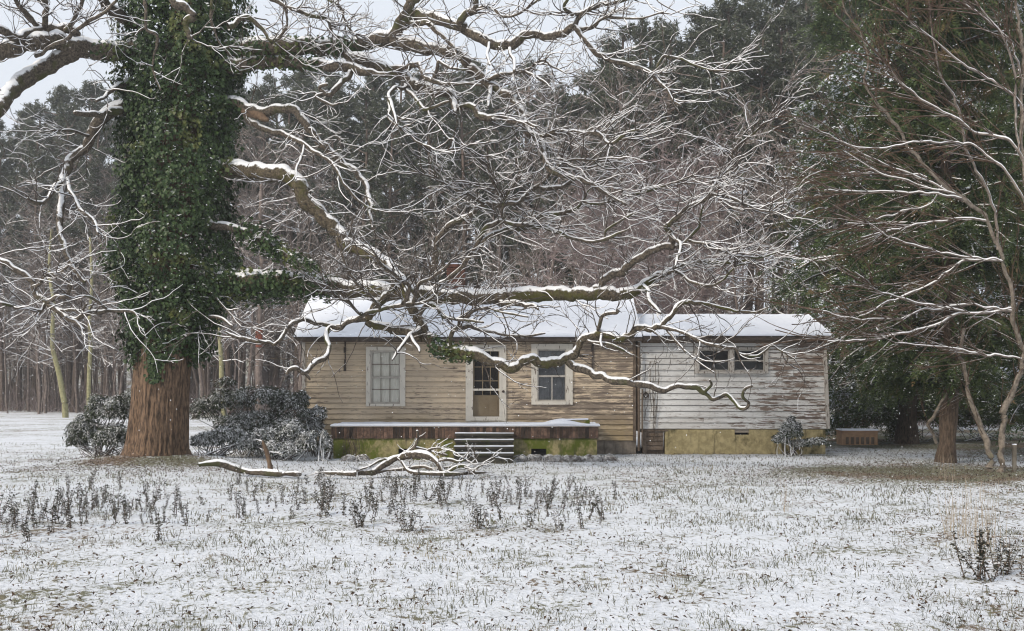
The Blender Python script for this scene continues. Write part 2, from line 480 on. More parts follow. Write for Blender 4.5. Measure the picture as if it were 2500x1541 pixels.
def glass_mat():
    m, nt, b = nm('old_window_glass')
    tr = nt.nodes.new('ShaderNodeBsdfTransparent'); tr.inputs[0].default_value = (.96, .97, .97, 1)
    gl = nt.nodes.new('ShaderNodeBsdfGlossy'); gl.inputs['Roughness'].default_value = .06
    fr = nt.nodes.new('ShaderNodeFresnel'); fr.inputs[0].default_value = 1.5
    ms = nt.nodes.new('ShaderNodeMixShader')
    nt.links.new(fr.outputs[0], ms.inputs[0]); nt.links.new(tr.outputs[0], ms.inputs[1]); nt.links.new(gl.outputs[0], ms.inputs[2])
    nt.links.new(ms.outputs[0], nt.nodes['Material Output'].inputs[0])
    return m
M['glass'] = glass_mat()
def screen_mat():
    m, nt, b = nm('insect_screen')
    tr = nt.nodes.new('ShaderNodeBsdfTransparent')
    b.inputs['Base Color'].default_value = (.05, .045, .042, 1)
    ms = nt.nodes.new('ShaderNodeMixShader'); ms.inputs[0].default_value = .38
    nt.links.new(tr.outputs[0], ms.inputs[1]); nt.links.new(b.outputs[0], ms.inputs[2])
    nt.links.new(ms.outputs[0], nt.nodes['Material Output'].inputs[0])
    return m
M['screen'] = screen_mat()

# ================================================================ THE SETTING: one sheet of ground
def make_ground():
    nr, nc = 520, 360
    d = 6.0 * (470 / 6.0) ** (np.linspace(0, 1, nr))
    u = np.linspace(-1, 1, nc)
    Y = (d - 14)[:, None] + 0 * u[None]
    X = u[None] * (d * .85 + 4)[:, None]
    Z = gh(X, Y)
    Z = Z + (.055 * (fbm(X * 1.1, Y * 1.1, 3, 21) - .5) + .05 * (fbm(X * 4.5, Y * 4.5, 2, 31) - .5) + .035 * (fbm(X * 11, Y * 11, 2, 37) - .5)) * np.clip(1.5 - d[:, None] / 60, 0, 1)
    V = np.stack([X, Y, Z], -1)
    i = np.arange(nr * nc).reshape(nr, nc)
    q = np.stack([i[:-1, :-1], i[:-1, 1:], i[1:, 1:], i[1:, :-1]], -1).reshape(-1, 4)
    o = MB().add(V.reshape(-1, 3), q).build('ground', M['ground'], None, True)
    tag(o, kind='structure')
make_ground()

# ================================================================ THE HOUSE
HW = 29.0
def wx(px, Y=HW): return (px - CX) * Y / F
def wz(py, Y=HW): return EYE - (py - HY) * Y / F

house = thing('wooden_house', 'old clapboard house with peeling paint and snow on its roofs', 'house', (wx(1300), HW, 0))
HO = np.array(house.location)
def hb(mb, name, mats, parent=None, smooth=False):
    if parent is None or parent is house:
        mb.v = [v - HO for v in mb.v]
        return mb.build(name, mats, house, smooth)
    mb.v = [v - HO for v in mb.v]
    return mb.build(name, mats, parent, smooth)

def clapboards(x0, x1, z0, z1, Y, ex, holes, xr=0.0):
    """lapped boards with open joints; holes = (x0, x1, z0, z1) left free"""
    mb = MB()
    n = int(round((z1 - z0) / ex))
    zs = z0 + np.arange(n + 1) * (z1 - z0) / n
    zs[1:-1] += rng.normal(0, .005, n - 1)
    for i in range(n):
        a, b = zs[i], zs[i + 1]
        cuts = sorted([(h[0], h[1]) for h in holes if h[2] < (a + b) / 2 < h[3]])
        xe = x1 + xr * (1 - (a - z0) / (z1 - z0))
        segs, c = [], x0
        for h0, h1 in cuts:
            if h0 > c: segs.append((c, h0))
            c = max(c, h1)
        segs.append((c, xe))
        for s0, s1 in segs:
            p = s0
            while p < s1 - .01:
                e = min(s1, p + rng.uniform(1.6, 4.2))
                if s1 - e < .5: e = s1
                m = max(2, int((e - p) / .35))
                xs = np.linspace(p + .002, e - .002, m + 1)
                w = rng.normal(0, .003, m + 1)
                lip = .028 + rng.normal(0, .003) + rng.normal(0, .0025, m + 1)
                rows = np.array([[Y + .004 + 0 * xs, b + .012 + 0 * xs], [Y - lip, a + w], [Y - lip + .004, a + w - .008], [Y + .012 + 0 * xs, a + w - .006]])
                V = np.stack([np.broadcast_to(xs, (4, m + 1)), rows[:, 0], rows[:, 1]], -1)
                idx = np.arange(4 * (m + 1)).reshape(4, m + 1)
                q = np.stack([idx[1:, :-1], idx[1:, 1:], idx[:-1, 1:], idx[:-1, :-1]], -1).reshape(-1, 4)
                mb.add(V.reshape(-1, 3), q)
                p = e
    return mb

X0, X1 = wx(741), wx(1550)
ZB, ZT = wz(1075), wz(817)
wins = {'L': (894, 990, 847, 992), 'D': (1137, 1236, 842, 1029), 'R': (1297, 1398, 838, 988)}
holes = []
for k, (a, b, c, d) in wins.items():
    holes.append((wx(a + 7), wx(b - 7), wz(d - 4), wz(c + 6)))
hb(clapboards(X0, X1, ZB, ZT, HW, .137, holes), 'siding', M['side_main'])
AX0, AX1 = wx(1557), wx(2014)
AY = HW + .06
aholes = [(wx(1703), wx(1872), wz(908), wz(851))]
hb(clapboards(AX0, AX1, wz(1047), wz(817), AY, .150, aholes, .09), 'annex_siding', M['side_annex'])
# carcass: side, back and inner walls, floor
def carcass(x0, x1, y0, y1, z0, z1, ridge=None, holes=()):
    mb = MB()
    t = .1
    mb.box(x0, x0 + t, y0 + .02, y1, z0, z1); mb.box(x1 - t, x1, y0 + .02, y1, z0, z1)
    mb.box(x0, x1, y1, y1 + t, z0, z1)
    mb.box(x0 + t, x1 - t, y0 + .03, y1, z0 - .1, z0)
    if ridge:
        ym, zr = ridge
        for xa in (x0, x1 - t):
            v = [[xa, y0, z1], [xa, y1, z1], [xa, ym, zr], [xa + t, y0, z1], [xa + t, y1, z1], [xa + t, ym, zr]]
            mb.add(v, [[0, 3, 5, 2], [1, 2, 5, 4]], [[0, 2, 1], [3, 4, 5]])
    return mb
hb(carcass(X0 + .012, X1 - .015, HW, 33.4, ZB, ZT - .06, (31.2, 4.1)), 'side_wall', M['side_gable'])
hb(carcass(AX0 + .012, AX1 - .03, AY, 33.0, wz(1047), ZT - .07, (31.0, 3.45)), 'annex_side_wall', M['side_gable'])

# roofs: deck with a dark edge, snow lying on it
def roof(x0, x1, ye, ze, yr, zr, yb, zb, name, sn=.05, skew=0.0):
    nx, ny = 60, 14
    dk = MB()
    th = .06
    for (ya, za, yb_, zb_) in ((ye, ze, yr, zr), (yb, zb, yr, zr)):
        v = [[x0, ya, za], [x1, ya, za], [x1, yb_, zb_], [x0, yb_, zb_]]
        v += [[p[0], p[1], p[2] - th - .05] for p in v]
        dk.add(v, [[0, 1, 2, 3], [7, 6, 5, 4], [0, 4, 5, 1], [1, 5, 6, 2], [2, 6, 7, 3], [3, 7, 4, 0]])
    d = hb(dk, name, M['roof_edge'])
    s = MB()
    for (ya, za) in ((ye, ze), (yb, zb)):
        xs = np.linspace(x0 - .01, x1 + .01, nx + 1); ts = np.linspace(-.012, 1, ny + 1)
        Xg, Tg = np.meshgrid(xs, ts)
        Yg = ya + (yr - ya) * Tg; Zg = za + (zr - za) * Tg
        h = sn * (.35 + 1.3 * fbm(Xg * 1.5, Tg * 3.5, 4, 41)) * np.clip((Tg + .03) * 16, .25, 1)
        edge = (Tg < .03)
        Yg = np.where(edge, Yg - .02 * np.sign(yr - ya) * fbm(Xg * 3, Tg * 0, 2, 4), Yg)
        V = np.stack([Xg, Yg, Zg + h], -1)
        Vb = np.stack([Xg, Yg, Zg + .004], -1)
        idx = np.arange((nx + 1) * (ny + 1)).reshape(ny + 1, nx + 1)
        q = np.stack([idx[:-1, :-1], idx[:-1, 1:], idx[1:, 1:], idx[1:, :-1]], -1).reshape(-1, 4)
        nV = (nx + 1) * (ny + 1)
        sk = []
        for e in (idx[0], idx[:, 0], idx[:, -1]):
            sk.append(np.stack([e[:-1], e[1:], e[1:] + nV, e[:-1] + nV], -1))
        s.add(np.concatenate([V.reshape(-1, 3), Vb.reshape(-1, 3)]), np.concatenate([q] + sk))
    hb(s, 'roof_snow', M['roof_snow'], d, True)
    return d
roof(wx(718, 28.7), wx(1567, 28.7), 28.7, wz(822, 28.7), 31.2, wz(720, 31.2), 33.8, wz(822, 28.7) - .05, 'roof')
roof(wx(1571, 28.74), wx(2029, 28.74), 28.74, wz(820, 28.74), 31.0, wz(771, 31.0), 33.3, wz(820, 28.74) - .05, 'annex_roof', .045)
# frieze boards under the eaves
f = MB(); f.box(X0 - .02, X1 + .03, HW - .045, HW - .027, wz(836), wz(822)); hb(f, 'frieze_board', M['wood'])
f = MB(); f.box(AX0 + .10, AX1 + .02, AY - .05, AY - .03, wz(838), wz(823)); hb(f, 'frieze_board', M['wood'])
# corner boards
f = MB(); f.box(X0 - .03, X0 + .05, HW - .047, HW + .05, ZB, wz(836.5)); hb(f, 'corner_board', M['trim_old'])
f = MB(); f.box(X1 - .05, X1 + .03, HW - .047, HW + .05, ZB - .02, wz(836.5)); hb(f, 'corner_board', M['wood'])
f = MB(); v = []
for (px, py) in ((2009, 838), (2018, 838), (2027, 1047), (2018, 1047)):
    for y in (AY - .055, AY + .08): v.append([wx(px), y, wz(py)])
f.add(v, [[0, 6, 4, 2], [1, 3, 5, 7], [0, 2, 3, 1], [2, 4, 5, 3], [4, 6, 7, 5], [6, 0, 1, 7]]); hb(f, 'corner_board', M['trim_old'])
# dark pipes in the corner between house and annex
for px, a, b, r in ((1559, 836, 1100, .035), (1567, 950, 1090, .022)):
    f = MB(); z = np.linspace(wz(b), wz(a), 9); P = np.stack([wx(px) + 0 * z + rng.normal(0, .004, 9), 28.9 + 0 * z, z], -1)
    tubes(f, P, np.full(9, r), 8, 0); hb(f, 'downpipe', M['wood'], None, True)
# rusty straps that hang down the wall
for px, a, b in ((843, 832, 906), (1447, 830, 903)):
    f = MB()
    for i in range(5):
        z0 = a + (b - a) * i / 5; w = rng.uniform(3.0, 5.5)
        f.box(wx(px - w / 2 + rng.uniform(-1, 1)), wx(px + w / 2), HW - .045 - .002 * i, HW - .02, wz(z0 + (b - a) / 5), wz(z0 + 1))
    hb(f, 'rusty_strap', M['roof_edge'])

def frame_rect(mb, a, b, c, d, t, y0, y1, m=0, sill=0.0):
    """a, b, c, d = px left, right, top, bottom; t = (left, right, top, bottom) widths in px"""
    l, r_, tp, bt = t
    mb.box(wx(a), wx(a + l), y0, y1, wz(d), wz(c), m)
    mb.box(wx(b - r_), wx(b), y0, y1, wz(d), wz(c), m)
    mb.box(wx(a + l), wx(b - r_), y0, y1, wz(c + tp), wz(c), m)
    mb.box(wx(a + l), wx(b - r_), y0 - sill, y1, wz(d), wz(d - bt), m)

def pleats(x0, x1, z0, z1, y, amp, n, hang=0):
    xs = np.linspace(x0, x1, n * 8); zs = np.linspace(z0, z1, 6)
    Xg, Zg = np.meshgrid(xs, zs)
    ph = (Xg - x0) / (x1 - x0) * n * 2 * np.pi
    Yg = y + amp * np.sin(ph + .6 * np.sin(ph * .37)) + amp * .4 * np.sin(ph * 2.3 + Zg)
    i = np.arange(Xg.size).reshape(Xg.shape)
    q = np.stack([i[:-1, :-1], i[:-1, 1:], i[1:, 1:], i[1:, :-1]], -1).reshape(-1, 4)
    return MB().add(np.stack([Xg, Yg, Zg], -1).reshape(-1, 3), q)

# left window: white peeling frame, grid of dark bars, cream curtains
f = MB(); frame_rect(f, 894, 990, 847, 992, (11, 13, 9, 6), HW - .065, HW + .06, 0, .03)
wl = hb(f, 'window', M['trim']); wl['label'] = 'window with cream curtains behind dark bars'
s = MB(); frame_rect(s, 905, 977, 856, 986, (4, 3, 5, 4), HW - .02, HW + .02)
s.box(wx(909), wx(974), HW - .015, HW + .015, wz(924), wz(919)); hb(s, 'sash', M['sash'], wl)
s = MB()
for px in (930, 952): s.box(wx(px - .7), wx(px + .7), HW - .012, HW + .008, wz(982), wz(861))
for py in (890, 951): s.box(wx(909), wx(974), HW - .014, HW + .006, wz(py + .7), wz(py - .7))
hb(s, 'window_bars', M['rust'] if False else M['wood'], wl)
s = MB(); s.add([[wx(909), HW + .03, wz(982)], [wx(974), HW + .03, wz(982)], [wx(974), HW + .03, wz(861)], [wx(909), HW + .03, wz(861)]], [[0, 1, 2, 3]])
hb(s, 'pane', M['glass'], wl)
hb(pleats(wx(906), wx(976), wz(985), wz(858), HW + .045, .010, 6), 'curtain', M['curtain'], wl, True)
# right window: grey lace behind two sashes, worn frame
f = MB(); frame_rect(f, 1297, 1398, 840, 988, (15, 16, 12, 8), HW - .065, HW + .06, 0, .03)
wr = hb(f, 'window', M['trim']); wr['label'] = 'grey window with badly peeling frame'
s = MB(); frame_rect(s, 1312, 1382, 852, 980, (3, 3, 4, 4), HW - .03, HW + .015)
s.box(wx(1315), wx(1379), HW - .03, HW + .015, wz(921), wz(916))
s.box(wx(1346), wx(1349), HW - .024, HW + .01, wz(976), wz(921.5)); hb(s, 'sash', M['sash'], wr)
s = MB(); s.add([[wx(1315), HW + .03, wz(976)], [wx(1379), HW + .03, wz(976)], [wx(1379), HW + .03, wz(856)], [wx(1315), HW + .03, wz(856)]], [[0, 1, 2, 3]])
hb(s, 'pane', M['glass'], wr)
hb(pleats(wx(1313), wx(1381), wz(979), wz(854), HW + .05, .012, 7), 'curtain', M['grey_curtain'], wr, True)
# screen door over a panelled door
f = MB(); frame_rect(f, 1137, 1236, 842, 1029, (12, 11, 9, 1), HW - .06, HW + .08)
dr = hb(f, 'screen_door', M['trim'])
s = MB(); frame_rect(s, 1149, 1225, 851, 1027, (6, 6, 7, 10), HW - .07, HW - .03)
s.box(wx(1155), wx(1219), HW - .07, HW - .03, wz(954), wz(949)); hb(s, 'screen_frame', M['trim'], dr)
s = MB(); s.box(wx(1150), wx(1224), HW + .07, HW + .10, wz(1027), wz(965))
s.box(wx(1150), wx(1158), HW + .07, HW + .10, wz(964.5), wz(852)); s.box(wx(1216), wx(1224), HW + .07, HW + .10, wz(964.5), wz(852))
for (a, b, c, d) in ((1164, 1186, 975, 1016), (1191, 1213, 975, 1016)):
    frame_rect(s, a, b, c, d, (1.4, 1.4, 1.4, 1.4), HW + .055, HW + .068)
for px in (1178, 1197): s.box(wx(px - 1), wx(px + 1), HW + .07, HW + .09, wz(964.5), wz(852))
for py in (896, 930): s.box(wx(1158.2), wx(1215.8), HW + .072, HW + .088, wz(py + 1), wz(py - 1))
hb(s, 'inner_door', M['door'], dr)
s = MB(); s.box(wx(1158), wx(1216), HW + .11, HW + .12, wz(964), wz(852)); hb(s, 'pane', M['dark'], dr)
s = MB()
P = np.array([[wx(1229), HW - .05, wz(956)], [wx(1229), HW - .10, wz(956)], [wx(1229), HW - .13, wz(956)], [wx(1229), HW - .135, wz(956)]])
tubes(s, P, np.array([.02, .02, .035, .004]), 10, 0); hb(s, 'door_knob', M['roof_edge'], dr, True)
s = MB()
for a_, b_ in ((1017, 954), (949, 858)): s.add([[wx(1155), HW - .05, wz(a_)], [wx(1219), HW - .05, wz(a_)], [wx(1219), HW - .05, wz(b_)], [wx(1155), HW - .05, wz(b_)]], [[0, 1, 2, 3]])
hb(s, 'screen_mesh', M['screen'], dr)
# annex pair of small windows
f = MB(); frame_rect(f, 1697, 1876, 848, 912, (10, 9, 6, 5), AY - .065, AY + .05, 0, .05)
f.box(wx(1781), wx(1792), AY - .065, AY + .05, wz(906.8), wz(854.2))
wa = hb(f, 'annex_window', M['trim_old'])
for a, b in ((1707.5, 1780.5), (1792.5, 1866.5)):
    s = MB(); frame_rect(s, a, b, 855, 906, (2, 2, 2, 2), AY - .02, AY + .02)
    s.box(wx(a + 2), wx(b - 2), AY - .018, AY + .018, wz(882), wz(879)); hb(s, 'sash', M['sash'], wa)
    s = MB(); s.add([[wx(a + 2), AY + .025, wz(904)], [wx(b - 2), AY + .025, wz(904)], [wx(b - 2), AY + .025, wz(857)], [wx(a + 2), AY + .025, wz(857)]], [[0, 1, 2, 3]])
    hb(s, 'pane', M['glass'], wa)
# round vent in a square plate
s = MB(); s.box(wx(1569), wx(1584), AY - .06, AY - .03, wz(973), wz(956)); vt = hb(s, 'wall_vent', M['trim_old'])
s = MB(); a = np.linspace(0, 2 * np.pi, 21)
P = np.stack([wx(1577) + .055 * np.cos(a), AY - .07 + 0 * a, wz(964.5) + .055 * np.sin(a)], -1); tubes(s, P, np.full(21, .016), 6, 0); hb(s, 'vent_ring', M['roof_edge'], vt, True)
# foundation pieces
s = MB(); s.box(X0 + .02, wx(1553), HW + .0, HW + .3, -.2, ZB - .01); hb(s, 'foundation', M['found_grey'])
s = MB()
for a, b in ((1624, 1794), (1830, 2016)): s.box(wx(a), wx(b), AY - .03, AY + .2, -.2, wz(1049))
s.box(wx(1794), wx(1830), AY - .03, AY + .2, -.2, wz(1062))
hb(s, 'annex_foundation', M['found'])
s = MB(); s.box(wx(1795), wx(1829), AY + .10, AY + .12, wz(1062), wz(1049)); hb(s, 'foundation_vent', M['dark'])
s = MB()
for i in range(4): s.box(wx(1579) + rng.normal(0, .006), wx(1620), AY - .012 + .003 * i, AY + .02 + .003 * i, wz(1099 - i * 11), wz(1089.5 - i * 11))
hb(s, 'access_panel', M['wood'])
s = MB(); s.box(wx(1570), wx(1578.6), AY - .04, AY + .1, -.1, wz(1049)); s.box(wx(1570), wx(1632), AY - .05, AY + .1, wz(1053), wz(1049.4)); s.box(wx(1580), wx(1622), AY + .1, AY + .13, -.1, wz(1053.5))
hb(s, 'panel_frame', M['wood'])
# chimney
s = MB()
cy0, cy1 = 31.7, 32.2
cxa, cxb = wx(1090, 31.7), wx(1134, 31.7)
zc = 3.85
row = 0
ztop = wz(655, 31.7)
while zc < ztop:
    off = .1 if row % 2 else 0
    xb = cxa - off
    while xb < cxb:
        a, b = max(xb, cxa), min(xb + .2, cxb)
        if b - a > .02: s.box(a + .004, b - .004, cy0 + rng.normal(0, .003), cy0 + .1, zc, zc + .062)
        xb += .2
    s.box(cxa, cxa + .1, cy0 + .1, cy1, zc, zc + .062); s.box(cxb - .1, cxb, cy0 + .1, cy1, zc, zc + .062)
    s.box(cxa + .1, cxb - .1, cy1 - .1, cy1, zc, zc + .062)
    zc += .072; row += 1
ch = hb(s, 'chimney', M['chimney'])
s = MB(); s.box(cxa + .012, cxb - .012, cy0 + .014, cy1 - .012, 3.85, zc - .01); hb(s, 'mortar_core', M['mortar'], ch)
s = MB(); s.box(cxa - .03, cxb + .03, cy0 - .03, cy1 + .03, zc, zc + .07); hb(s, 'chimney_cap', M['chimney'], ch)
s = MB(); s.box(cxa - .02, cxb + .02, cy0 - .02, cy1 + .02, zc + .07, zc + .12, 0, .01); hb(s, 'snow_cap', M['snow'], ch)

# ================================================================ PORCH
PY = 26.86
porch = thing('front_porch', 'low mossy concrete porch with a dark brick rim and snow on top', 'porch', (wx(1135, PY), PY, 0))
PO = np.array(porch.location)
def pb(mb, name, mats, parent=None, smooth=False):
    mb.v = [v - PO for v in mb.v]
    return mb.build(name, mats, parent or porch, smooth)
px0, px1 = wx(809, PY), wx(1462, PY)
def pz(py): return EYE - (py - HY) * PY / F
s = MB()
zt = pz(1071)
va, vb = (wx(972, PY), wx(1007, PY)), (wx(1297, PY), wx(1334, PY))
yb0, yb1 = PY + .05, HW - .035
s.box(px0 + .04, va[0], yb0, yb0 + .2, -.15, zt); s.box(va[1], vb[0], yb0, yb0 + .2, -.15, zt); s.box(vb[1], px1 - .04, yb0, yb0 + .2, -.15, zt)
s.box(va[0], va[1], yb0, yb0 + .2, pz(1096), zt); s.box(vb[0], vb[1], yb0, yb0 + .2, pz(1096), zt)
s.box(px0 + .04, px0 + .24, yb0 + .2, yb1, -.15, zt); s.box(px1 - .24, px1 - .04, yb0 + .2, yb1, -.15, zt)
pb(s, 'base_wall', M['porch'])
for v_ in (va, vb):
    s = MB(); s.box(v_[0], v_[1], yb0 + .12, yb0 + .15, -.1, pz(1096)); pb(s, 'porch_vent', M['dark'])
s = MB(); x = px0
while x < px1 - .03:
    w = rng.uniform(.062, .074)
    s.box(x, min(x + w, px1), PY + rng.normal(0, .005), PY + .1, zt + .004 + rng.normal(0, .003), pz(1043)); x += w + .008
y = PY + .11
while y < yb1 - .08:
    for xa, xb in ((px0, px0 + .1), (px1 - .1, px1)): s.box(xa + rng.normal(0, .004), xb, y, y + .068, zt + .004, pz(1043))
    y += .077
rim = pb(s, 'brick_rim', M['brick'])
s = MB(); s.box(px0 + .01, px1 - .01, PY + .012, PY + .09, zt + .002, pz(1044)); pb(s, 'mortar_core', M['mortar'], rim)
s = MB(); s.box(px0 - .03, px1 + .03, PY - .03, yb1, pz(1043) + .002, pz(1041)); pb(s, 'slab', M['found_grey'])
# snow on the slab, drifted higher to the right
nx, ny = 140, 16
xs = np.linspace(px0 - .03, px1 + .03, nx + 1); ys = np.linspace(PY - .035, yb1 - .05, ny + 1)
Xg, Yg = np.meshgrid(xs, ys)
edge = np.clip((Yg - PY + .035) * 9, .2, 1)
h = (.015 + .045 * fbm(Xg * 2.2, Yg * 2.2, 3, 51)) * edge
mnd = wx(1370, PY + .7)
h = h + .13 * np.exp(-((Xg - mnd) / .42) ** 2 - ((Yg - PY - .6) / .5) ** 2)
zs0 = pz(1041) + .003
Yg = np.where(np.arange(ny + 1)[:, None] == 0, Yg + .025 * (fbm(Xg * 4, Xg * 0, 3, 6) - .3), Yg)
i = np.arange(Xg.size).reshape(Xg.shape)
q = np.stack([i[:-1, :-1], i[:-1, 1:], i[1:, 1:], i[1:, :-1]], -1).reshape(-1, 4)
n0 = Xg.size
sk = [np.stack([e[:-1], e[1:], e[1:] + n0, e[:-1] + n0], -1) for e in (i[0], i[:, 0], i[:, -1])]
s = MB().add(np.concatenate([np.stack([Xg, Yg, zs0 + h], -1).reshape(-1, 3), np.stack([Xg, Yg, zs0 + 0 * h], -1).reshape(-1, 3)]), np.concatenate([q] + sk))
pb(s, 'porch_snow', M['snow'], None, True)
# steps
sx0, sx1 = wx(1112, 26.4), wx(1252, 26.4)
for k in range(4):
    zk = .56 - .14 * k
    y0 = PY - .28 * (k + 1); y1 = PY - .28 * k - (.005 if k else .035)
    s = MB(); s.box(sx0, sx1, y0 + .05, y1, -.1, zk - .05); s.box(sx0 - .02, sx1 + .02, y0, y1, zk - .048, zk)
    st = pb(s, 'step', M['tread'])
    xs = np.linspace(sx0 - .02, sx1 + .02, 40); ys = np.linspace(y0 - .005, y1 - .004, 7)
    Xg, Yg = np.meshgrid(xs, ys)
    h = (.004 + .022 * fbm(Xg * 4, Yg * 4 + k * 7, 3, 61)) * np.clip((Yg - y0 + .03) * 14, .35, 1)
    i = np.arange(Xg.size).reshape(Xg.shape); n0 = Xg.size
    q = np.stack([i[:-1, :-1], i[:-1, 1:], i[1:, 1:], i[1:, :-1]], -1).reshape(-1, 4)
    sk = [np.stack([e[:-1], e[1:], e[1:] + n0, e[:-1] + n0], -1) for e in (i[0], i[:, 0], i[:, -1])]
    s = MB().add(np.concatenate([np.stack([Xg, Yg, zk + .003 + h], -1).reshape(-1, 3), np.stack([Xg, Yg, zk + .003 + 0 * h], -1).reshape(-1, 3)]), np.concatenate([q] + sk))
    pb(s, 'step_snow', M['snow'], st, True)
# a loose board half under the snow
pl = thing('loose_board', 'short mossy board lying on the snowy right end of the porch', 'board', (wx(1408, 27.3), 27.3, pz(1041) + .05))
s = MB(); s.box(-.30, .30, -.10, .10, 0, .085, 0, .006); s.build('plank', M['porch'], pl)
s = MB(); s.box(-.31, .27, -.11, .08, .087, .115, 0, .008); s.build('snow_cover', M['snow'], pl)

# ================================================================ THE OAK
OX, OY = wx(388, 25.2) * 1.0, 25.2
oak = thing('ivy_clad_oak', 'huge old oak, its trunk wrapped in ivy and its long crooked limbs lined with snow', 'tree', (P3(388, 1126, 25.2)[0], 25.2, 0))
OO = np.array(oak.location)
def ob(mb, name, mats, parent=None, smooth=False):
    mb.v = [v - OO for v in mb.v]
    return mb.build(name, mats, parent or oak, smooth)

# trunk: furrowed, flaring at the foot   rows: py, px centre, px radius
tr = np.array([(1150, 380, 104), (1132, 380, 89), (1118, 380, 81), (1095, 382, 75), (1060, 385, 73), (1010, 389, 69), (960, 392, 67), (900, 396, 66), (820, 402, 64), (700, 412, 62),
               (560, 422, 58), (420, 430, 54), (280, 438, 50), (140, 448, 46), (40, 456, 40), (-60, 462, 34), (-200, 470, 26)], float)
def trunk_at(py):
    o = np.argsort(tr[:, 0])
    cx = np.interp(py, tr[o, 0], tr[o, 1]); r = np.interp(py, tr[o, 0], tr[o, 2])
    return cx, r
pyv = np.concatenate([np.linspace(1150, 860, 110), np.linspace(850, -200, 70)])
S = 200
cxs, rs = trunk_at(pyv)
sm = np.convolve(np.pad(cxs, 4, 'edge'), np.ones(9) / 9, 'valid'); cxs = sm
ctr = np.stack([(cxs - CX) * OY / F, np.full(len(pyv), OY), EYE - (pyv - HY) * OY / F], -1)
rm = rs * OY / F * np.where(pyv < 800, .82, 1.0)
a = np.arange(S) * 2 * np.pi / S
A, Zg = np.meshgrid(a, ctr[:, 2])
fur = vnoise(np.cos(A) * 15 + 3, np.sin(A) * 15 + 3, Zg * .7 + .8 * vnoise(np.cos(A) * 4 + 9, np.sin(A) * 4 + 9, Zg * 1.4, 2), 4)
fur = 1 - np.abs(2 * fur - 1)
lob = vnoise(np.cos(A) * 1.6 + 5, np.sin(A) * 1.6 + 5, Zg * .2, 12)
flare = np.clip((.45 - Zg) / .6, 0, 1)
rad = rm[:, None] * (1 + .26 * (lob - .5) + .40 * flare * (vnoise(np.cos(A) * 2.2 + 7, np.sin(A) * 2.2 + 7, 0 * A, 19) - .35)) + .06 * (fur - .55)
V = np.stack([ctr[:, 0, None] + rad * np.cos(A), ctr[:, 1, None] + rad * np.sin(A), Zg], -1)
i = np.arange(len(pyv) * S).reshape(len(pyv), S)
q = np.stack([i[:-1], np.roll(i[:-1], -1, 1), np.roll(i[1:], -1, 1), i[1:]], -1).reshape(-1, 4)
ob(MB().add(V.reshape(-1, 3), q), 'trunk', M['bark_trunk'], None, True)

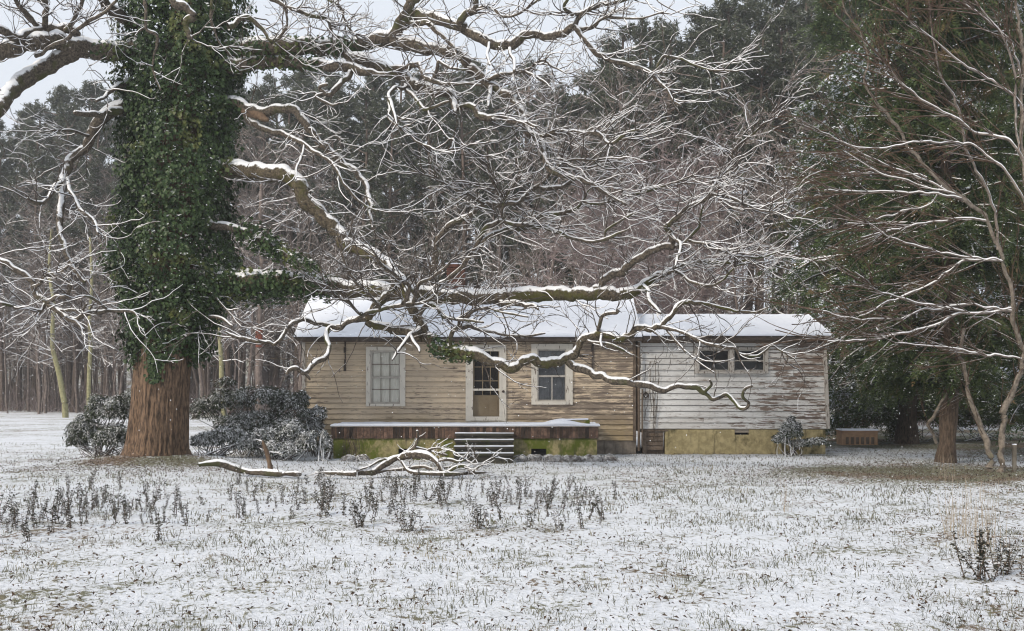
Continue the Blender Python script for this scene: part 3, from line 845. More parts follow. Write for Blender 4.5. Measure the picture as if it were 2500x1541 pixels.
# limbs: id, parent, depth at the tip (m), px/py/width traced points, twigs, (mossy)
LIMBS = [
 ('L1', None, 24.0, [(470,135,60),(540,126,54),(600,122,46),(711,115,40),(822,117,35),(896,107,34),(956,89,34),(974,67,30),(993,30,26),(1011,0,24),(1036,-50,20),(1050,-120,14)], 22),
 ('L1b', 'L1', 22.6, [(978,66,26),(1000,43,26),(1044,41,25),(1100,59,23),(1137,78,22),(1193,104,21),(1237,115,21),(1267,100,20),(1296,87,18),(1359,89,18),(1404,67,16)], 20),
 ('F1', 'L1b', 22.0, [(1404,67,13),(1415,81,12),(1448,126,11),(1470,139,10),(1496,150,10),(1564,169,9),(1594,186,9),(1623,215,7),(1643,245,6),(1662,259,4)], 34),
 ('F1b', 'F1', 21.8, [(1594,186,6),(1618,142,6),(1633,140,5),(1662,144,5),(1691,157,4),(1731,171,4),(1789,174,3)], 16),
 ('F2', 'L1b', 22.4, [(1404,67,13),(1415,37,12),(1428,33,10),(1452,15,9),(1500,7,8),(1580,-12,6),(1640,-20,4)], 22),
 ('F2b', 'F2', 22.2, [(1415,37,9),(1396,34,9),(1381,28,8),(1378,15,7),(1390,-10,6)], 8),
 ('F3', 'L1b', 22.0, [(1404,70,10),(1444,70,8),(1470,44,7),(1500,43,6),(1560,46,4),(1620,30,3)], 18),
 ('L1u', 'L1b', 22.8, [(1137,72,18),(1119,59,16),(1133,41,15),(1156,26,14),(1159,7,13),(1150,-40,10)], 14),
 ('L1v', 'L1b', 22.6, [(1150,25,9),(1190,20,8),(1230,40,7),(1262,36,6),(1300,12,5),(1330,-20,4)], 22),
 ('L1w', 'L1', 23.6, [(993,55,14),(1022,60,13),(1044,60,12),(1070,78,11),(1096,104,10),(1110,118,7),(1113,138,4)], 8),
 ('L1c', 'L1', 22.6, [(960,100,30),(1007,115,27),(1063,122,26),(1111,135,25),(1130,144,24),(1144,167,24),(1170,189,23),(1193,211,23),(1215,226,22),(1248,241,21),(1267,267,20),(1285,293,18),(1289,319,17),(1304,333,16),(1322,343,14),(1326,370,13),(1330,400,13),(1352,422,12),(1378,430,11),(1415,437,10),(1452,456,9),(1489,478,7),(1530,500,5)], 46),
 ('L1d', 'L1c', 22.0, [(1304,333,12),(1330,332,12),(1359,326,12),(1385,322,11),(1433,326,10),(1463,330,10),(1486,352,9),(1510,343,7),(1530,323,6),(1560,318,4)], 34),
 ('L1e', 'L1c', 22.2, [(1200,214,10),(1196,240,9),(1190,262,5)], 2),
 ('L1f', 'L1c', 22.2, [(1193,205,9),(1193,196,8),(1207,189,8),(1248,181,8),(1259,175,8),(1281,176,7),(1304,185,6),(1326,200,5),(1345,214,3)], 16),
 ('L1g', 'L1b', 22.2, [(1246,118,9),(1246,130,8),(1254,150,8),(1256,176,7)], 3),
 ('L1h', 'L1f', 22.0, [(1281,176,6),(1304,159,5),(1326,150,5),(1352,164,4),(1385,181,3)], 10),
 ('L1i', 'L1b', 22.2, [(1193,104,8),(1190,135,7),(1196,160,4)], 5),
 ('L2', None, 23.6, [(500,180,36),(580,160,34),(674,150,30),(748,159,28),(822,165,22),(878,172,18),(915,181,14),(950,185,8)], 8),
 ('L2a', 'L1', 22.8, [(840,132,24),(860,144,26),(896,152,27),(933,167,26),(970,181,26),(993,200,25),(1015,211,24),(1044,218,23),(1081,226,22),(1108,238,21),(1113,262,16),(1113,280,8)], 14),
 ('L2n', 'L2a', 22.3, [(1104,246,14),(1119,266,15),(1144,263,14),(1163,274,15),(1181,289,15),(1207,287,13),(1230,285,11),(1244,298,9),(1278,300,7),(1310,312,5)], 22),
 ('L2h', 'L2', 23.2, [(856,174,14),(845,192,14),(837,200,13),(819,222,12),(804,230,10),(785,222,9),(781,211,8),(800,206,6)], 3),
 ('L2j', 'L2h', 23.0, [(800,229,8),(776,232,7),(772,240,6),(807,256,5),(830,252,3)], 4),
 ('L2c', 'L2a', 22.4, [(990,206,9),(993,219,9),(1015,244,8),(1033,265,8),(1056,263,7),(1081,252,6),(1096,248,4)], 8),
 ('L2e', 'L2c', 22.2, [(1044,268,5),(1050,285,5),(1067,304,4),(1096,341,3)], 6),
 ('L2d', 'L2a', 22.2, [(1000,210,9),(981,217,9),(963,217,9),(948,233,9),(956,259,8),(962,275,7),(967,290,6),(970,306,4)], 4),
 ('L2f', 'L2d', 22.0, [(948,236,6),(950,270,6),(948,289,6),(970,308,6),(1000,330,5),(1019,348,5),(1044,359,4),(1081,370,4),(1110,362,3)], 22),
 ('L2k', 'L2a', 22.4, [(940,160,12),(956,166,12),(993,170,12),(1003,160,11),(1022,156,11),(1030,174,10),(1044,193,9),(1067,204,9),(1111,207,7),(1144,204,6),(1174,208,5)], 14),
 ('L2m', 'L2k', 22.2, [(1055,200,8),(1063,180,8),(1068,158,8),(1074,154,7),(1093,163,6),(1119,170,5),(1137,170,4)], 6),
 ('L3', None, 23.4, [(520,250,24),(578,256,24),(611,267,22),(648,274,20),(685,268,18),(715,270,18),(741,296,18),(763,326,17),(789,356,17),(833,393,16),(859,415,15),(885,441,14),(900,468,13),(906,498,12),(905,530,9),(909,560,5)], 22),
 ('L3s', 'L3', 24.2, [(590,268,16),(615,282,15),(640,291,16),(655,294,7)], 0, 'broken'),
 ('L3b', 'L3', 23.2, [(600,285,13),(622,307,13),(644,319,12),(678,324,12),(711,337,11),(741,352,10),(770,374,9),(804,393,8),(819,411,8),(837,444,7),(863,478,6),(889,500,5),(920,516,3)], 22),
 ('L3c', 'L3b', 23.0, [(744,352,6),(738,380,6),(724,410,5),(722,440,3)], 4),
 ('L4', None, 22.8, [(530,418,40),(593,419,38),(630,420,38),(667,426,38),(704,434,38),(726,452,37),(741,478,36),(763,507,34),(796,536,33),(826,572,31),(844,597,30),(889,617,28),(926,630,26),(962,664,24),(985,700,23),(1002,738,22),(1010,768,21)], 30, 'moss'),
 ('L5', None, 24.0, [(470,700,60),(537,686,52),(590,688,48),(648,691,44),(700,691,42),(759,693,40),(833,706,38),(920,712,36),(1019,719,35),(1093,725,35),(1167,729,34),(1259,726,33),(1333,722,31),(1385,722,29),(1459,720,27),(1526,720,25),(1548,711,22),(1570,693,18),(1607,674,15),(1644,656,12),(1681,645,10),(1737,641,8),(1793,641,6),(1840,630,4)], 66, 'moss'),
 ('L5s', 'L5', 23.4, [(1210,736,12),(1250,744,12),(1285,745,11),(1305,748,9),(1314,756,5)], 2),
 ('L5a', 'L5', 23.0, [(1455,712,18),(1467,700,18),(1485,678,17),(1515,663,17),(1552,637,16),(1589,615,15),(1619,604,13),(1656,600,9),(1678,585,8),(1707,552,7),(1711,526,5),(1718,500,3)], 26),
 ('L5b', 'L5a', 22.6, [(1625,606,13),(1644,600,13),(1637,574,13),(1626,552,12),(1644,537,12),(1659,526,12),(1681,507,12),(1719,489,11),(1737,470,11),(1748,444,9),(1778,419,8),(1793,398,7),(1789,372,6),(1819,343,5),(1868,303,4),(1900,288,3)], 60),
 ('L5c', 'L5b', 22.4, [(1637,574,9),(1657,592,9),(1660,615,8),(1652,636,7),(1648,650,4)], 3),
 ('L5d', 'L5b', 22.2, [(1737,477,8),(1767,481,7),(1811,496,6),(1848,511,4),(1900,520,3)], 24),
 ('L5e', 'L5a', 22.4, [(1678,588,6),(1730,600,5),(1790,622,5),(1850,630,4),(1915,612,3)], 22),
 ('L5f', 'L5', 22.6, [(1570,700,9),(1583,712,10),(1587,738,9),(1600,752,8),(1612,764,5)], 6),
 ('L5g', 'L5', 22.6, [(1607,674,8),(1650,665,7),(1690,690,7),(1735,698,6),(1760,688,5),(1800,650,4),(1850,640,3)], 26),
 ('L6', 'L5', 23.2, [(1019,719,12),(1045,715,12),(1059,707,11),(1093,680,10),(1130,650,11),(1144,630,11),(1167,606,11),(1193,580,11),(1222,565,11),(1296,557,10),(1326,556,10),(1345,560,9),(1367,570,9),(1407,585,8),(1467,589,7),(1511,570,5),(1535,560,3)], 34),
 ('L6b', 'L6', 23.4, [(1160,612,9),(1167,594,10),(1178,569,10),(1204,546,10),(1233,543,9),(1263,551,9),(1293,548,8),(1315,531,8),(1370,520,8),(1400,514,7),(1422,493,6),(1437,467,5),(1467,448,4),(1500,436,3)], 36),
 ('L6a', 'L6', 23.6, [(1050,712,11),(1058,660,13),(1065,610,13),(1074,578,13),(1093,555,13),(1122,539,13),(1144,531,12),(1163,509,12),(1185,502,12),(1222,499,12),(1263,498,11),(1281,480,11),(1300,462,11),(1352,461,10),(1389,447,9),(1415,426,7),(1446,408,5),(1480,398,3)], 40),
 ('L6c', 'L6', 22.8, [(1467,589,5),(1474,582,5),(1481,563,5),(1519,537,4),(1550,520,3)], 10),
 ('L6d', 'L6a', 23.0, [(1222,499,6),(1215,470,5),(1200,440,5),(1192,405,4),(1190,360,3)], 18),
 ('L6e', 'L6a', 22.8, [(1185,502,7),(1150,480,6),(1110,462,5),(1070,440,4),(1030,425,3)], 22),
 ('L6f', 'L6b', 22.8, [(1233,543,6),(1225,515,5),(1240,470,5),(1262,440,4),(1275,400,3)], 18),
 ('L6g', 'L6a', 22.6, [(1300,462,7),(1330,440,6),(1360,405,6),(1400,390,5),(1450,392,4),(1520,380,3)], 28),
 ('L6h', 'L6b', 22.4, [(1422,493,6),(1470,500,6),(1520,480,5),(1570,470,5),(1620,455,4),(1690,430,3)], 36),
 ('L7', 'L4', 22.2, [(1004,748,22),(1018,776,23),(1030,806,25),(1052,831,27),(1075,852,27),(1117,862,26),(1157,868,25),(1189,878,23),(1222,891,22),(1241,899,21),(1261,896,21),(1281,884,22),(1303,879,22),(1329,887,21),(1349,890,21),(1369,882,20),(1395,872,19),(1408,852,18),(1427,831,17),(1460,817,16),(1490,820,16),(1515,827,15),(1533,820,15),(1552,808,15),(1570,804,14),(1607,801,13),(1622,790,12),(1641,770,11),(1652,750,11),(1674,738,10),(1696,743,9),(1719,742,8),(1756,752,6),(1793,759,6),(1844,763,4),(1878,750,3)], 44, 'moss'),
 ('L7b', 'L7', 21.6, [(1384,880,15),(1394,892,16),(1418,906,16),(1466,918,16),(1499,930,15),(1537,936,14),(1581,945,13),(1619,952,13),(1668,944,12),(1697,948,12),(1721,961,11),(1738,973,10),(1756,970,9),(1776,966,9),(1790,979,8),(1805,996,8),(1817,998,8),(1828,984,7),(1815,970,7),(1821,950,6),(1837,941,5)], 5),
 ('L7s', 'L7b', 21.6, [(1721,962,7),(1727,952,7),(1736,941,6),(1732,930,4)], 0),
 ('L7c', 'L7', 21.9, [(1459,812,9),(1460,800,9),(1467,785,9),(1474,772,8),(1504,763,8),(1512,756,4)], 8),
 ('L7d', 'L7', 21.4, [(1607,800,8),(1622,800,8),(1644,807,8),(1681,819,8),(1707,833,8),(1756,848,8),(1793,852,7),(1807,866,6),(1844,869,6),(1867,859,5),(1885,844,4),(1904,856,4),(1941,878,3)], 26),
 ('L7e', 'L7', 21.3, [(1622,795,5),(1640,822,5),(1663,848,5),(1700,881,4),(1744,911,3)], 4),
 ('L7f', 'L7', 22.0, [(1427,829,7),(1455,838,6),(1500,845,6),(1544,868,4)], 3),
 ('L7h', 'L7', 22.0, [(1470,815,7),(1466,835,7),(1468,850,5)], 0),
 ('L7g', 'L4', 22.6, [(962,700,18),(935,735,20),(904,762,22),(900,785,20),(925,796,18),(955,806,19),(990,812,21),(1026,822,24)], 16, 'moss'),
 ('L7i', 'L7', 21.6, [(1030,800,11),(1008,815,11),(985,838,9),(968,862,7),(958,880,4)], 3),
 ('L7j', 'L7i', 21.5, [(1000,822,8),(1012,840,8),(1022,852,7),(1024,862,4)], 0),
 ('L7k', 'L7', 21.7, [(1105,862,9),(1100,838,9),(1106,812,10),(1120,800,10),(1140,796,9),(1160,802,8),(1200,812,7),(1260,822,6),(1330,815,4)], 24),
 ('L7l', 'L7k', 21.5, [(1120,800,8),(1125,780,8),(1145,772,7),(1158,760,7),(1185,752,5),(1230,764,4),(1290,775,3)], 22),
 ('L7m', 'L7', 21.7, [(1018,776,10),(1045,748,10),(1070,756,9),(1085,775,7),(1130,782,6),(1180,788,4)], 16),
 ('L8', 'L7g', 22.0, [(905,770,14),(880,782,13),(852,788,12),(830,800,12),(804,800,12),(796,815,12),(799,840,12),(800,853,12),(791,874,12),(765,893,12),(742,909,12),(726,901,12),(710,906,10),(700,915,6)], 14),
 ('L8b', 'L8', 21.8, [(848,789,10),(815,800,9),(785,792,9),(760,786,9),(737,780,10),(707,795,10),(689,818,9),(674,843,9),(656,837,8),(630,833,8),(604,831,8),(570,820,6),(552,812,4)], 20),
 ('L8c', 'L8', 22.0, [(742,909,8),(752,920,7),(757,928,4)], 0),
 ('L8d', 'L8', 21.8, [(852,788,8),(885,772,9),(930,755,8),(985,745,8),(1030,740,7),(1060,725,5),(1070,700,4)], 28),
 ('L8e', 'L8d', 21.6, [(885,772,7),(850,740,7),(820,725,6),(800,700,5),(770,690,4)], 20),
 ('L8f', 'L8d', 21.5, [(985,745,9),(1000,705,9),(975,680,8),(950,660,7),(925,640,6),(910,610,4)], 34),
 ('L8g', 'L8d', 21.5, [(1010,742,8),(1020,700,8),(1050,680,7),(1090,650,6),(1120,620,4)], 30),
 ('L8h', 'L8d', 21.7, [(930,755,8),(900,720,7),(870,690,7),(850,655,6),(835,620,5),(818,560,3)], 32),
 ('L9', None, 23.4, [(420,128,56),(333,124,48),(278,126,42),(222,122,42),(167,113,42),(130,100,40),(74,107,38),(30,120,36),(0,130,36),(-60,150,34),(-140,160,30)], 16),
 ('L9b', 'L9', 22.8, [(185,120,36),(156,143,38),(111,162,38),(56,196,38),(22,230,38),(0,257,37),(-50,300,34),(-120,360,28),(-140,430,22)], 8),
 ('L9c', 'L9', 23.0, [(205,105,20),(167,76,20),(111,70,20),(60,88,20),(37,93,19),(0,76,18),(-60,50,15)], 12),
 ('L9d', 'L9c', 23.0, [(111,72,14),(113,40,14),(107,10,13),(100,-30,11)], 10),
 ('L9e', 'L9c', 22.8, [(93,70,12),(80,52,12),(63,37,11),(41,7,10),(26,-20,8)], 14),
 ('L9f', 'L9c', 23.2, [(156,82,11),(178,52,11),(193,22,10),(207,-20,8)], 12),
 ('L9g', 'L9', 22.6, [(89,140,8),(126,115,9),(163,96,9),(178,81,9),(211,59,8),(230,46,8),(267,22,7),(290,-10,6)], 10),
 ('L9h', None, 23.4, [(330,60,28),(290,40,26),(262,15,24),(245,-20,20)], 10),
 ('L10', None, 23.2, [(330,262,28),(290,268,29),(259,278,29),(236,305,27),(225,335,25),(215,358,23),(185,378,20),(166,400,20),(159,426,20),(152,452,18),(149,519,17),(148,560,15),(156,600,13),(170,640,11),(195,676,9),(207,690,6)], 12),
 ('L10b', 'L10', 22.8, [(159,433,11),(126,470,11),(111,489,10),(89,496,9),(70,485,6)], 8),
 ('L10c', 'L10', 23.0, [(161,440,10),(170,466,10),(181,485,9),(200,514,9),(230,540,8),(238,575,5)], 14),
 ('L10s', None, 23.4, [(320,275,20),(267,276,16),(225,279,14),(186,276,10),(184,276,3)], 0),
 ('L10t', None, 23.6, [(320,200,14),(288,212,13),(262,230,10),(235,248,5)], 6),
 ('L10u', 'L10', 23.0, [(225,335,7),(190,325,6),(150,318,5),(100,322,3)], 10),
 ('L11', 'L9b', 21.8, [(-140,425,20),(-110,520,18),(-60,600,16),(0,637,14),(38,656,14),(76,685,14),(86,713,13),(114,742,13),(143,761,13),(181,785,10),(205,806,5)], 12),
 ('L11b', 'L11', 21.6, [(170,780,9),(181,780,10),(214,770,12),(257,760,9),(300,760,7),(324,763,5),(340,780,3)], 8),
 ('L11c', 'L11', 21.6, [(80,705,9),(100,690,9),(119,675,8),(143,666,6),(180,640,4)], 10),
 ('L11d', 'L11', 21.6, [(112,742,8),(95,761,9),(60,752,7),(38,751,6),(0,740,5)], 12),
 ('L11e', 'L11', 21.7, [(114,742,9),(138,728,10),(160,728,9),(168,712,8),(170,690,5)], 4),
 ('L11f', 'L11b', 21.5, [(262,757,6),(240,738,7),(219,727,6),(205,722,3)], 4),
 ('L11g', 'L11', 21.7, [(143,760,7),(170,758,7),(200,760,6),(212,740,5)], 5),
 ('L12', None, 23.6, [(510,548,20),(567,561,19),(593,566,18),(626,580,18),(663,604,17),(685,618,15),(737,643,11),(770,660,6)], 8),
 ('L13', None, 23.0, [(430,-60,20),(419,0,20),(444,15,19),(470,38,18),(456,55,16),(459,85,12),(470,95,6)], 3),
 ('L13b', None, 23.0, [(352,-40,9),(354,20,9),(356,70,8),(385,89,7),(376,137,6),(374,174,5),(393,222,3)], 2),
 ('L13c', 'L13b', 22.9, [(356,70,6),(340,76,5),(330,90,3)], 1),
 ('L13d', 'L13', 23.0, [(520,-20,8),(515,40,6),(522,70,5),(540,110,4),(570,143,3)], 5),
 ('L14', None, 23.8, [(560,70,14),(600,45,12),(640,70,10),(668,100,8),(700,60,6),(690,0,5),(680,-40,4)], 26),
 ('L14b', None, 23.6, [(590,-40,12),(670,0,10),(720,25,9),(760,40,8),(800,50,7),(815,85,6),(850,100,4)], 34),
 ('L14c', None, 23.4, [(700,-50,10),(790,-10,9),(830,20,8),(845,60,6),(870,90,4)], 26),
 ('L15', None, 24.2, [(480,770,8),(500,774,8),(544,780,7),(567,798,5)], 3),
 ('L15b', None, 24.0, [(440,720,5),(500,705,5),(535,735,5),(568,775,4),(590,800,3)], 6),
]
paths = {}
tipd = {'L7b': .25, 'L7h': .1}
tw_all = 0
for spec in LIMBS:
    lid, par, yend, pts, ntw = spec[:5]
    kind = spec[5] if len(spec) > 5 else None
    sp = smooth_path(np.array(pts, float), 7)
    if par: 
        pp = paths[par]; j = np.argmin((pp[:, 0] - pts[0][0]) ** 2 + (pp[:, 1] - pts[0][1]) ** 2); y0 = pp[j, 3]
    else:
        y0 = 24.9 if lid[:3] not in ('L13', 'L14') else 23.2
        if lid in ('L1', 'L2', 'L5', 'L9'): y0 = 24.9
    ds = np.concatenate([[0], np.cumsum(np.hypot(np.diff(sp[:, 0]), np.diff(sp[:, 1])))]); t = ds / ds[-1]
    ph = rng.uniform(0, 6)
    Y = y0 + (yend - y0) * t + .22 * np.sin(ds / 70 + ph) * np.clip(t * 3, 0, 1) * np.clip(ds[-1] / 300, 0, 1)
    jx = (vnoise(ds / 16, 0 * ds, None, sum(map(ord, lid)) % 7 + 3) - .5) * np.minimum(sp[:, 2] * .62, 9.0)
    jy = (vnoise(ds / 16, 0 * ds + 50, None, 5) - .5) * np.minimum(sp[:, 2] * .62, 9.0)
    full = np.stack([sp[:, 0], sp[:, 1], sp[:, 2], Y], -1)
    paths[lid] = full
    P = np.stack([(sp[:, 0] + jx - CX) * Y / F, Y, EYE - (sp[:, 1] + jy - HY) * Y / F], -1)
    Rr = sp[:, 2] * .51 * Y / F * (1 + .16 * (vnoise(ds / 11, 0 * ds + 3, None, 4) - .5))
    Rr = np.maximum(Rr, .008)
    P = np.vstack([P, P[-1] + (P[-1] - P[-2]) * .15]); Rr = np.append(Rr, Rr[-1] * .15)
    mb = MB()
    big = sp[0, 2] > 14
    tubes(mb, P, Rr, 14 if big else (9 if sp[0, 2] > 8 else 7), .85, 0, .32 if big else .4)
    mt = M['bark_moss'] if kind == 'moss' else (M['broken'] if kind == 'broken' else M['bark_limb'])
    lo = ob(mb, 'limb', mt, None, True)
    if ntw:
        PP, RR = P[None, :-1], Rr[None, :-1]
        low = lid[:2] in ('L7', 'L8')
        n1 = int(ntw * (.62 if low else .78)) + 1
        q1, r1 = sprout(PP, RR, n1, (.40, 1.55), 11, .75, .72, .10, .20, .10, (.013, .004))
        n2 = int(n1 * (2.2 if low else 2.6))
        q2, r2 = sprout(q1, r1, n2, (.18, .80), 8, .7, .7, .08, .22, .15, (.0062, .0030))
        n3 = int(n2 * .6)
        q3, r3 = sprout(q2, r2, n3, (.08, .35), 5, .7, .7, .05, .24, .2, (.0040, .0024))
        mb = MB()
        k = .55 if low else .9
        tubes(mb, q1, r1, 5, k); tubes(mb, q2, r2, 4, k); tubes(mb, q3, r3, 4, k * .8)
        ob(mb, 'twigs', M['bark_twig_dark' if low else 'bark_twig'], lo)
        tw_all += n1 + n2 + n3

# ivy: leaves on the trunk and out along the first metres of some limbs; rows: py, left px, right px
iv = np.array([(-140, 330, 600), (0, 296, 606), (60, 298, 612), (100, 300, 622), (160, 292, 626), (200, 286, 592), (300, 280, 588), (400, 284, 592), (480, 284, 574), (560, 275, 560), (610, 256, 580),
               (650, 244, 590), (690, 262, 584), (730, 276, 560), (770, 294, 536), (810, 302, 514), (850, 308, 508), (880, 318, 498), (905, 326, 476)], float)
def ivy():
    mb = MB()
    n = 50000
    py = rng.uniform(-140, 908, n)
    L = np.interp(py, iv[:, 0], iv[:, 1]); Rt = np.interp(py, iv[:, 0], iv[:, 2])
    th = rng.uniform(0, 2 * np.pi, n)
    cx = (L + Rt) / 2; r = (Rt - L) / 2
    z = EYE - (py - HY) * OY / F
    cX = (cx - CX) * OY / F; rM = r * OY / F
    lump = vnoise(np.cos(th) * 2.6 + 9, np.sin(th) * 2.6 + 9, z * 1.3, 5)
    lump2 = vnoise(np.cos(th) * 7 + 9, np.sin(th) * 7 + 9, z * 4, 6)
    rr = rM * (.80 + .42 * (lump - .5) + .34 * (lump2 - .5)) + rng.normal(0, .07, n) + .10 + .25 * (rng.random(n) ** 12)
    rr -= np.abs(rng.normal(0, .10, n))
    keep = (py < 872) | (vnoise(th * 4, py * 0, None, 3) > (py - 872) / 60 + .25)
    C = np.stack([cX + rr * np.cos(th), OY + rr * .88 * np.sin(th), z], -1)
    nr = np.stack([np.cos(th), np.sin(th), .35 + 0 * th], -1) + rng.normal(0, .45, (n, 3))
    tip = np.stack([.2 * np.cos(th), .2 * np.sin(th), -1 + 0 * th], -1) + rng.normal(0, .4, (n, 3))
    k = keep & (rr > .25)
    cards(mb, C[k], nr[k], tip[k], (rng.uniform(.05, .125, n) * rng.uniform(.8, 1.1, n))[k], .95, .12)
    # along limbs
    for lid, a, b, cnt, rad in (('L1', 0, .42, 2600, 1.0), ('L2', 0, .5, 1100, .9), ('L5', 0, .25, 5200, 1.9), ('L12', .3, 1, 1300, 1.6), ('L9', 0, .3, 900, .8), ('L3', 0, .1, 300, 1), ('L7', .10, .17, 500, 1.0)):
        p = paths[lid]; m = len(p)
        t = (a + (b - a) * rng.random(cnt) ** 1.25) * (m - 1)
        i = np.minimum(t.astype(int), m - 2); f = (t - i)[:, None]
        q = p[i] * (1 - f) + p[i + 1] * f
        base = np.stack([(q[:, 0] - CX) * q[:, 3] / F, q[:, 3], EYE - (q[:, 1] - HY) * q[:, 3] / F], -1)
        d = unit(rng.normal(0, 1, (cnt, 3)))
        fade = 1 - .55 * (t / (m - 1) - a) / (b - a)
        w = (q[:, 2] * .5 * q[:, 3] / F * .8 + rng.random(cnt) * .22 * rad * fade)[:, None]
        if lid == 'L5': d[:, 2] -= .35 * fade; 
        cards(mb, base + d * w, d + rng.normal(0, .4, (cnt, 3)), np.array([0, 0, -1.0]) + rng.normal(0, .5, (cnt, 3)), rng.uniform(.06, .12, cnt), .9, .12)
    # hanging drip on the bare trunk
    c = 170; py = rng.uniform(870, 936, c)
    C = np.stack([P3(0, 0, 24.4)[0] + (372 + rng.normal(0, 9, c)) * 24.4 / F, np.full(c, 24.52) + rng.normal(0, .04, c), EYE - (py - HY) * 24.5 / F], -1)
    cards(mb, C, np.array([0, -1.0, .3]) + rng.normal(0, .3, (c, 3)), np.array([0, 0, -1.0]) + rng.normal(0, .3, (c, 3)), .09, .95, .12)
    # bare ivy stems poking out
    o = ob(mb, 'ivy', M['ivy'])
    o['kind'] = 'stuff'
ivy()

# ================================================================ FALLEN LIMB
def limb_thing(name, label, cat, rows, Y, mats, ntw=0, S=10, snow=1.0):
    x = rows[0][0][0]
    c = P3(x, 1150, Y); c[2] = 0
    t = thing(name, label, cat, c)
    for k, row in enumerate(rows):
        sp = smooth_path(np.array(row, float), 6)
        ds = np.concatenate([[0], np.cumsum(np.hypot(np.diff(sp[:, 0]), np.diff(sp[:, 1])))])
        Yv = Y + .25 * np.sin(ds / 60 + k)
        P = np.stack([(sp[:, 0] - CX) * Yv / F, Yv, EYE - (sp[:, 1] - HY) * Yv / F], -1)
        P[:, 2] = np.maximum(P[:, 2], .02)
        Rr = sp[:, 2] * .39 * Yv / F
        Rr = Rr * (1 + .2 * (vnoise(ds / 10, 0 * ds + k, None, 4) - .5))
        P = np.vstack([P, P[-1] + (P[-1] - P[-2]) * .15]); Rr = np.append(Rr, Rr[-1] * .15)
        mb = MB(); tubes(mb, P, Rr, S, snow * .8, 0, .9); mb.v = [v - c for v in mb.v]
        lo = mb.build('branch', mats[k] if isinstance(mats, list) else mats, t, True)
        if ntw:
            q1, r1 = sprout(P[None, :-1], Rr[None, :-1], ntw, (.15, .5), 6, .6, .8, .1, .3, .3, (.008, .003))
            mb = MB(); tubes(mb, q1, r1, 4, 1.0); mb.v = [v - c for v in mb.v]; mb.build('twigs', M['bark_twig'], lo)
    return t
limb_thing('fallen_limb', 'crooked fallen limb arching out of the snow before the porch steps', 'branch', [
    [(870,1168,20),(902,1159,20),(935,1137,19),(961,1120,18),(980,1113,15),(994,1106,11),(1013,1090,10),(1021,1067,9),(1018,1051,6)],
    [(1010,1092,8),(1046,1100,7),(1091,1112,5)],
    [(972,1120,16),(990,1112,20),(1010,1110,22),(1042,1113,22),(1065,1126,20),(1078,1149,16),(1085,1164,12)],
    [(980,1127,10),(997,1149,10),(1026,1157,12),(1091,1161,12),(1140,1155,10),(1165,1162,8),(1189,1168,5)],
    [(1088,1158,8),(1111,1142,8),(1134,1139,8),(1153,1155,7)],
    [(1150,1157,7),(1170,1139,6),(1196,1122,5),(1216,1112,3)],
    [(1170,1139,5),(1162,1124,4),(1156,1112,3)],
    [(905,1160,9),(940,1150,10),(985,1146,9),(1030,1140,8),(1060,1146,6),(1100,1140,4)],
    [(960,1130,8),(945,1122,7),(925,1126,6),(900,1140,5),(870,1150,4)],
    [(1030,1112,8),(1050,1098,7),(1075,1094,5),(1098,1100,3)],
    [(1065,1128,9),(1095,1122,8),(1120,1128,6),(1140,1120,4)],
    [(870,1168,16),(830,1172,12),(800,1174,8),(770,1180,5)]], 21.4, M['bark_limb'], 9)
limb_thing('broken_log', 'broken log with an upright splintered stub lying right of the oak', 'log', [
    [(484,1136,12),(535,1132,16),(578,1145,18),(635,1159,18),(692,1161,16),(735,1170,9)],
    [(663,1160,17),(658,1132,14),(652,1108,11),(645,1088,10),(641,1076,4)]], 21.3, [M['bark_limb'], M['broken']], 6)

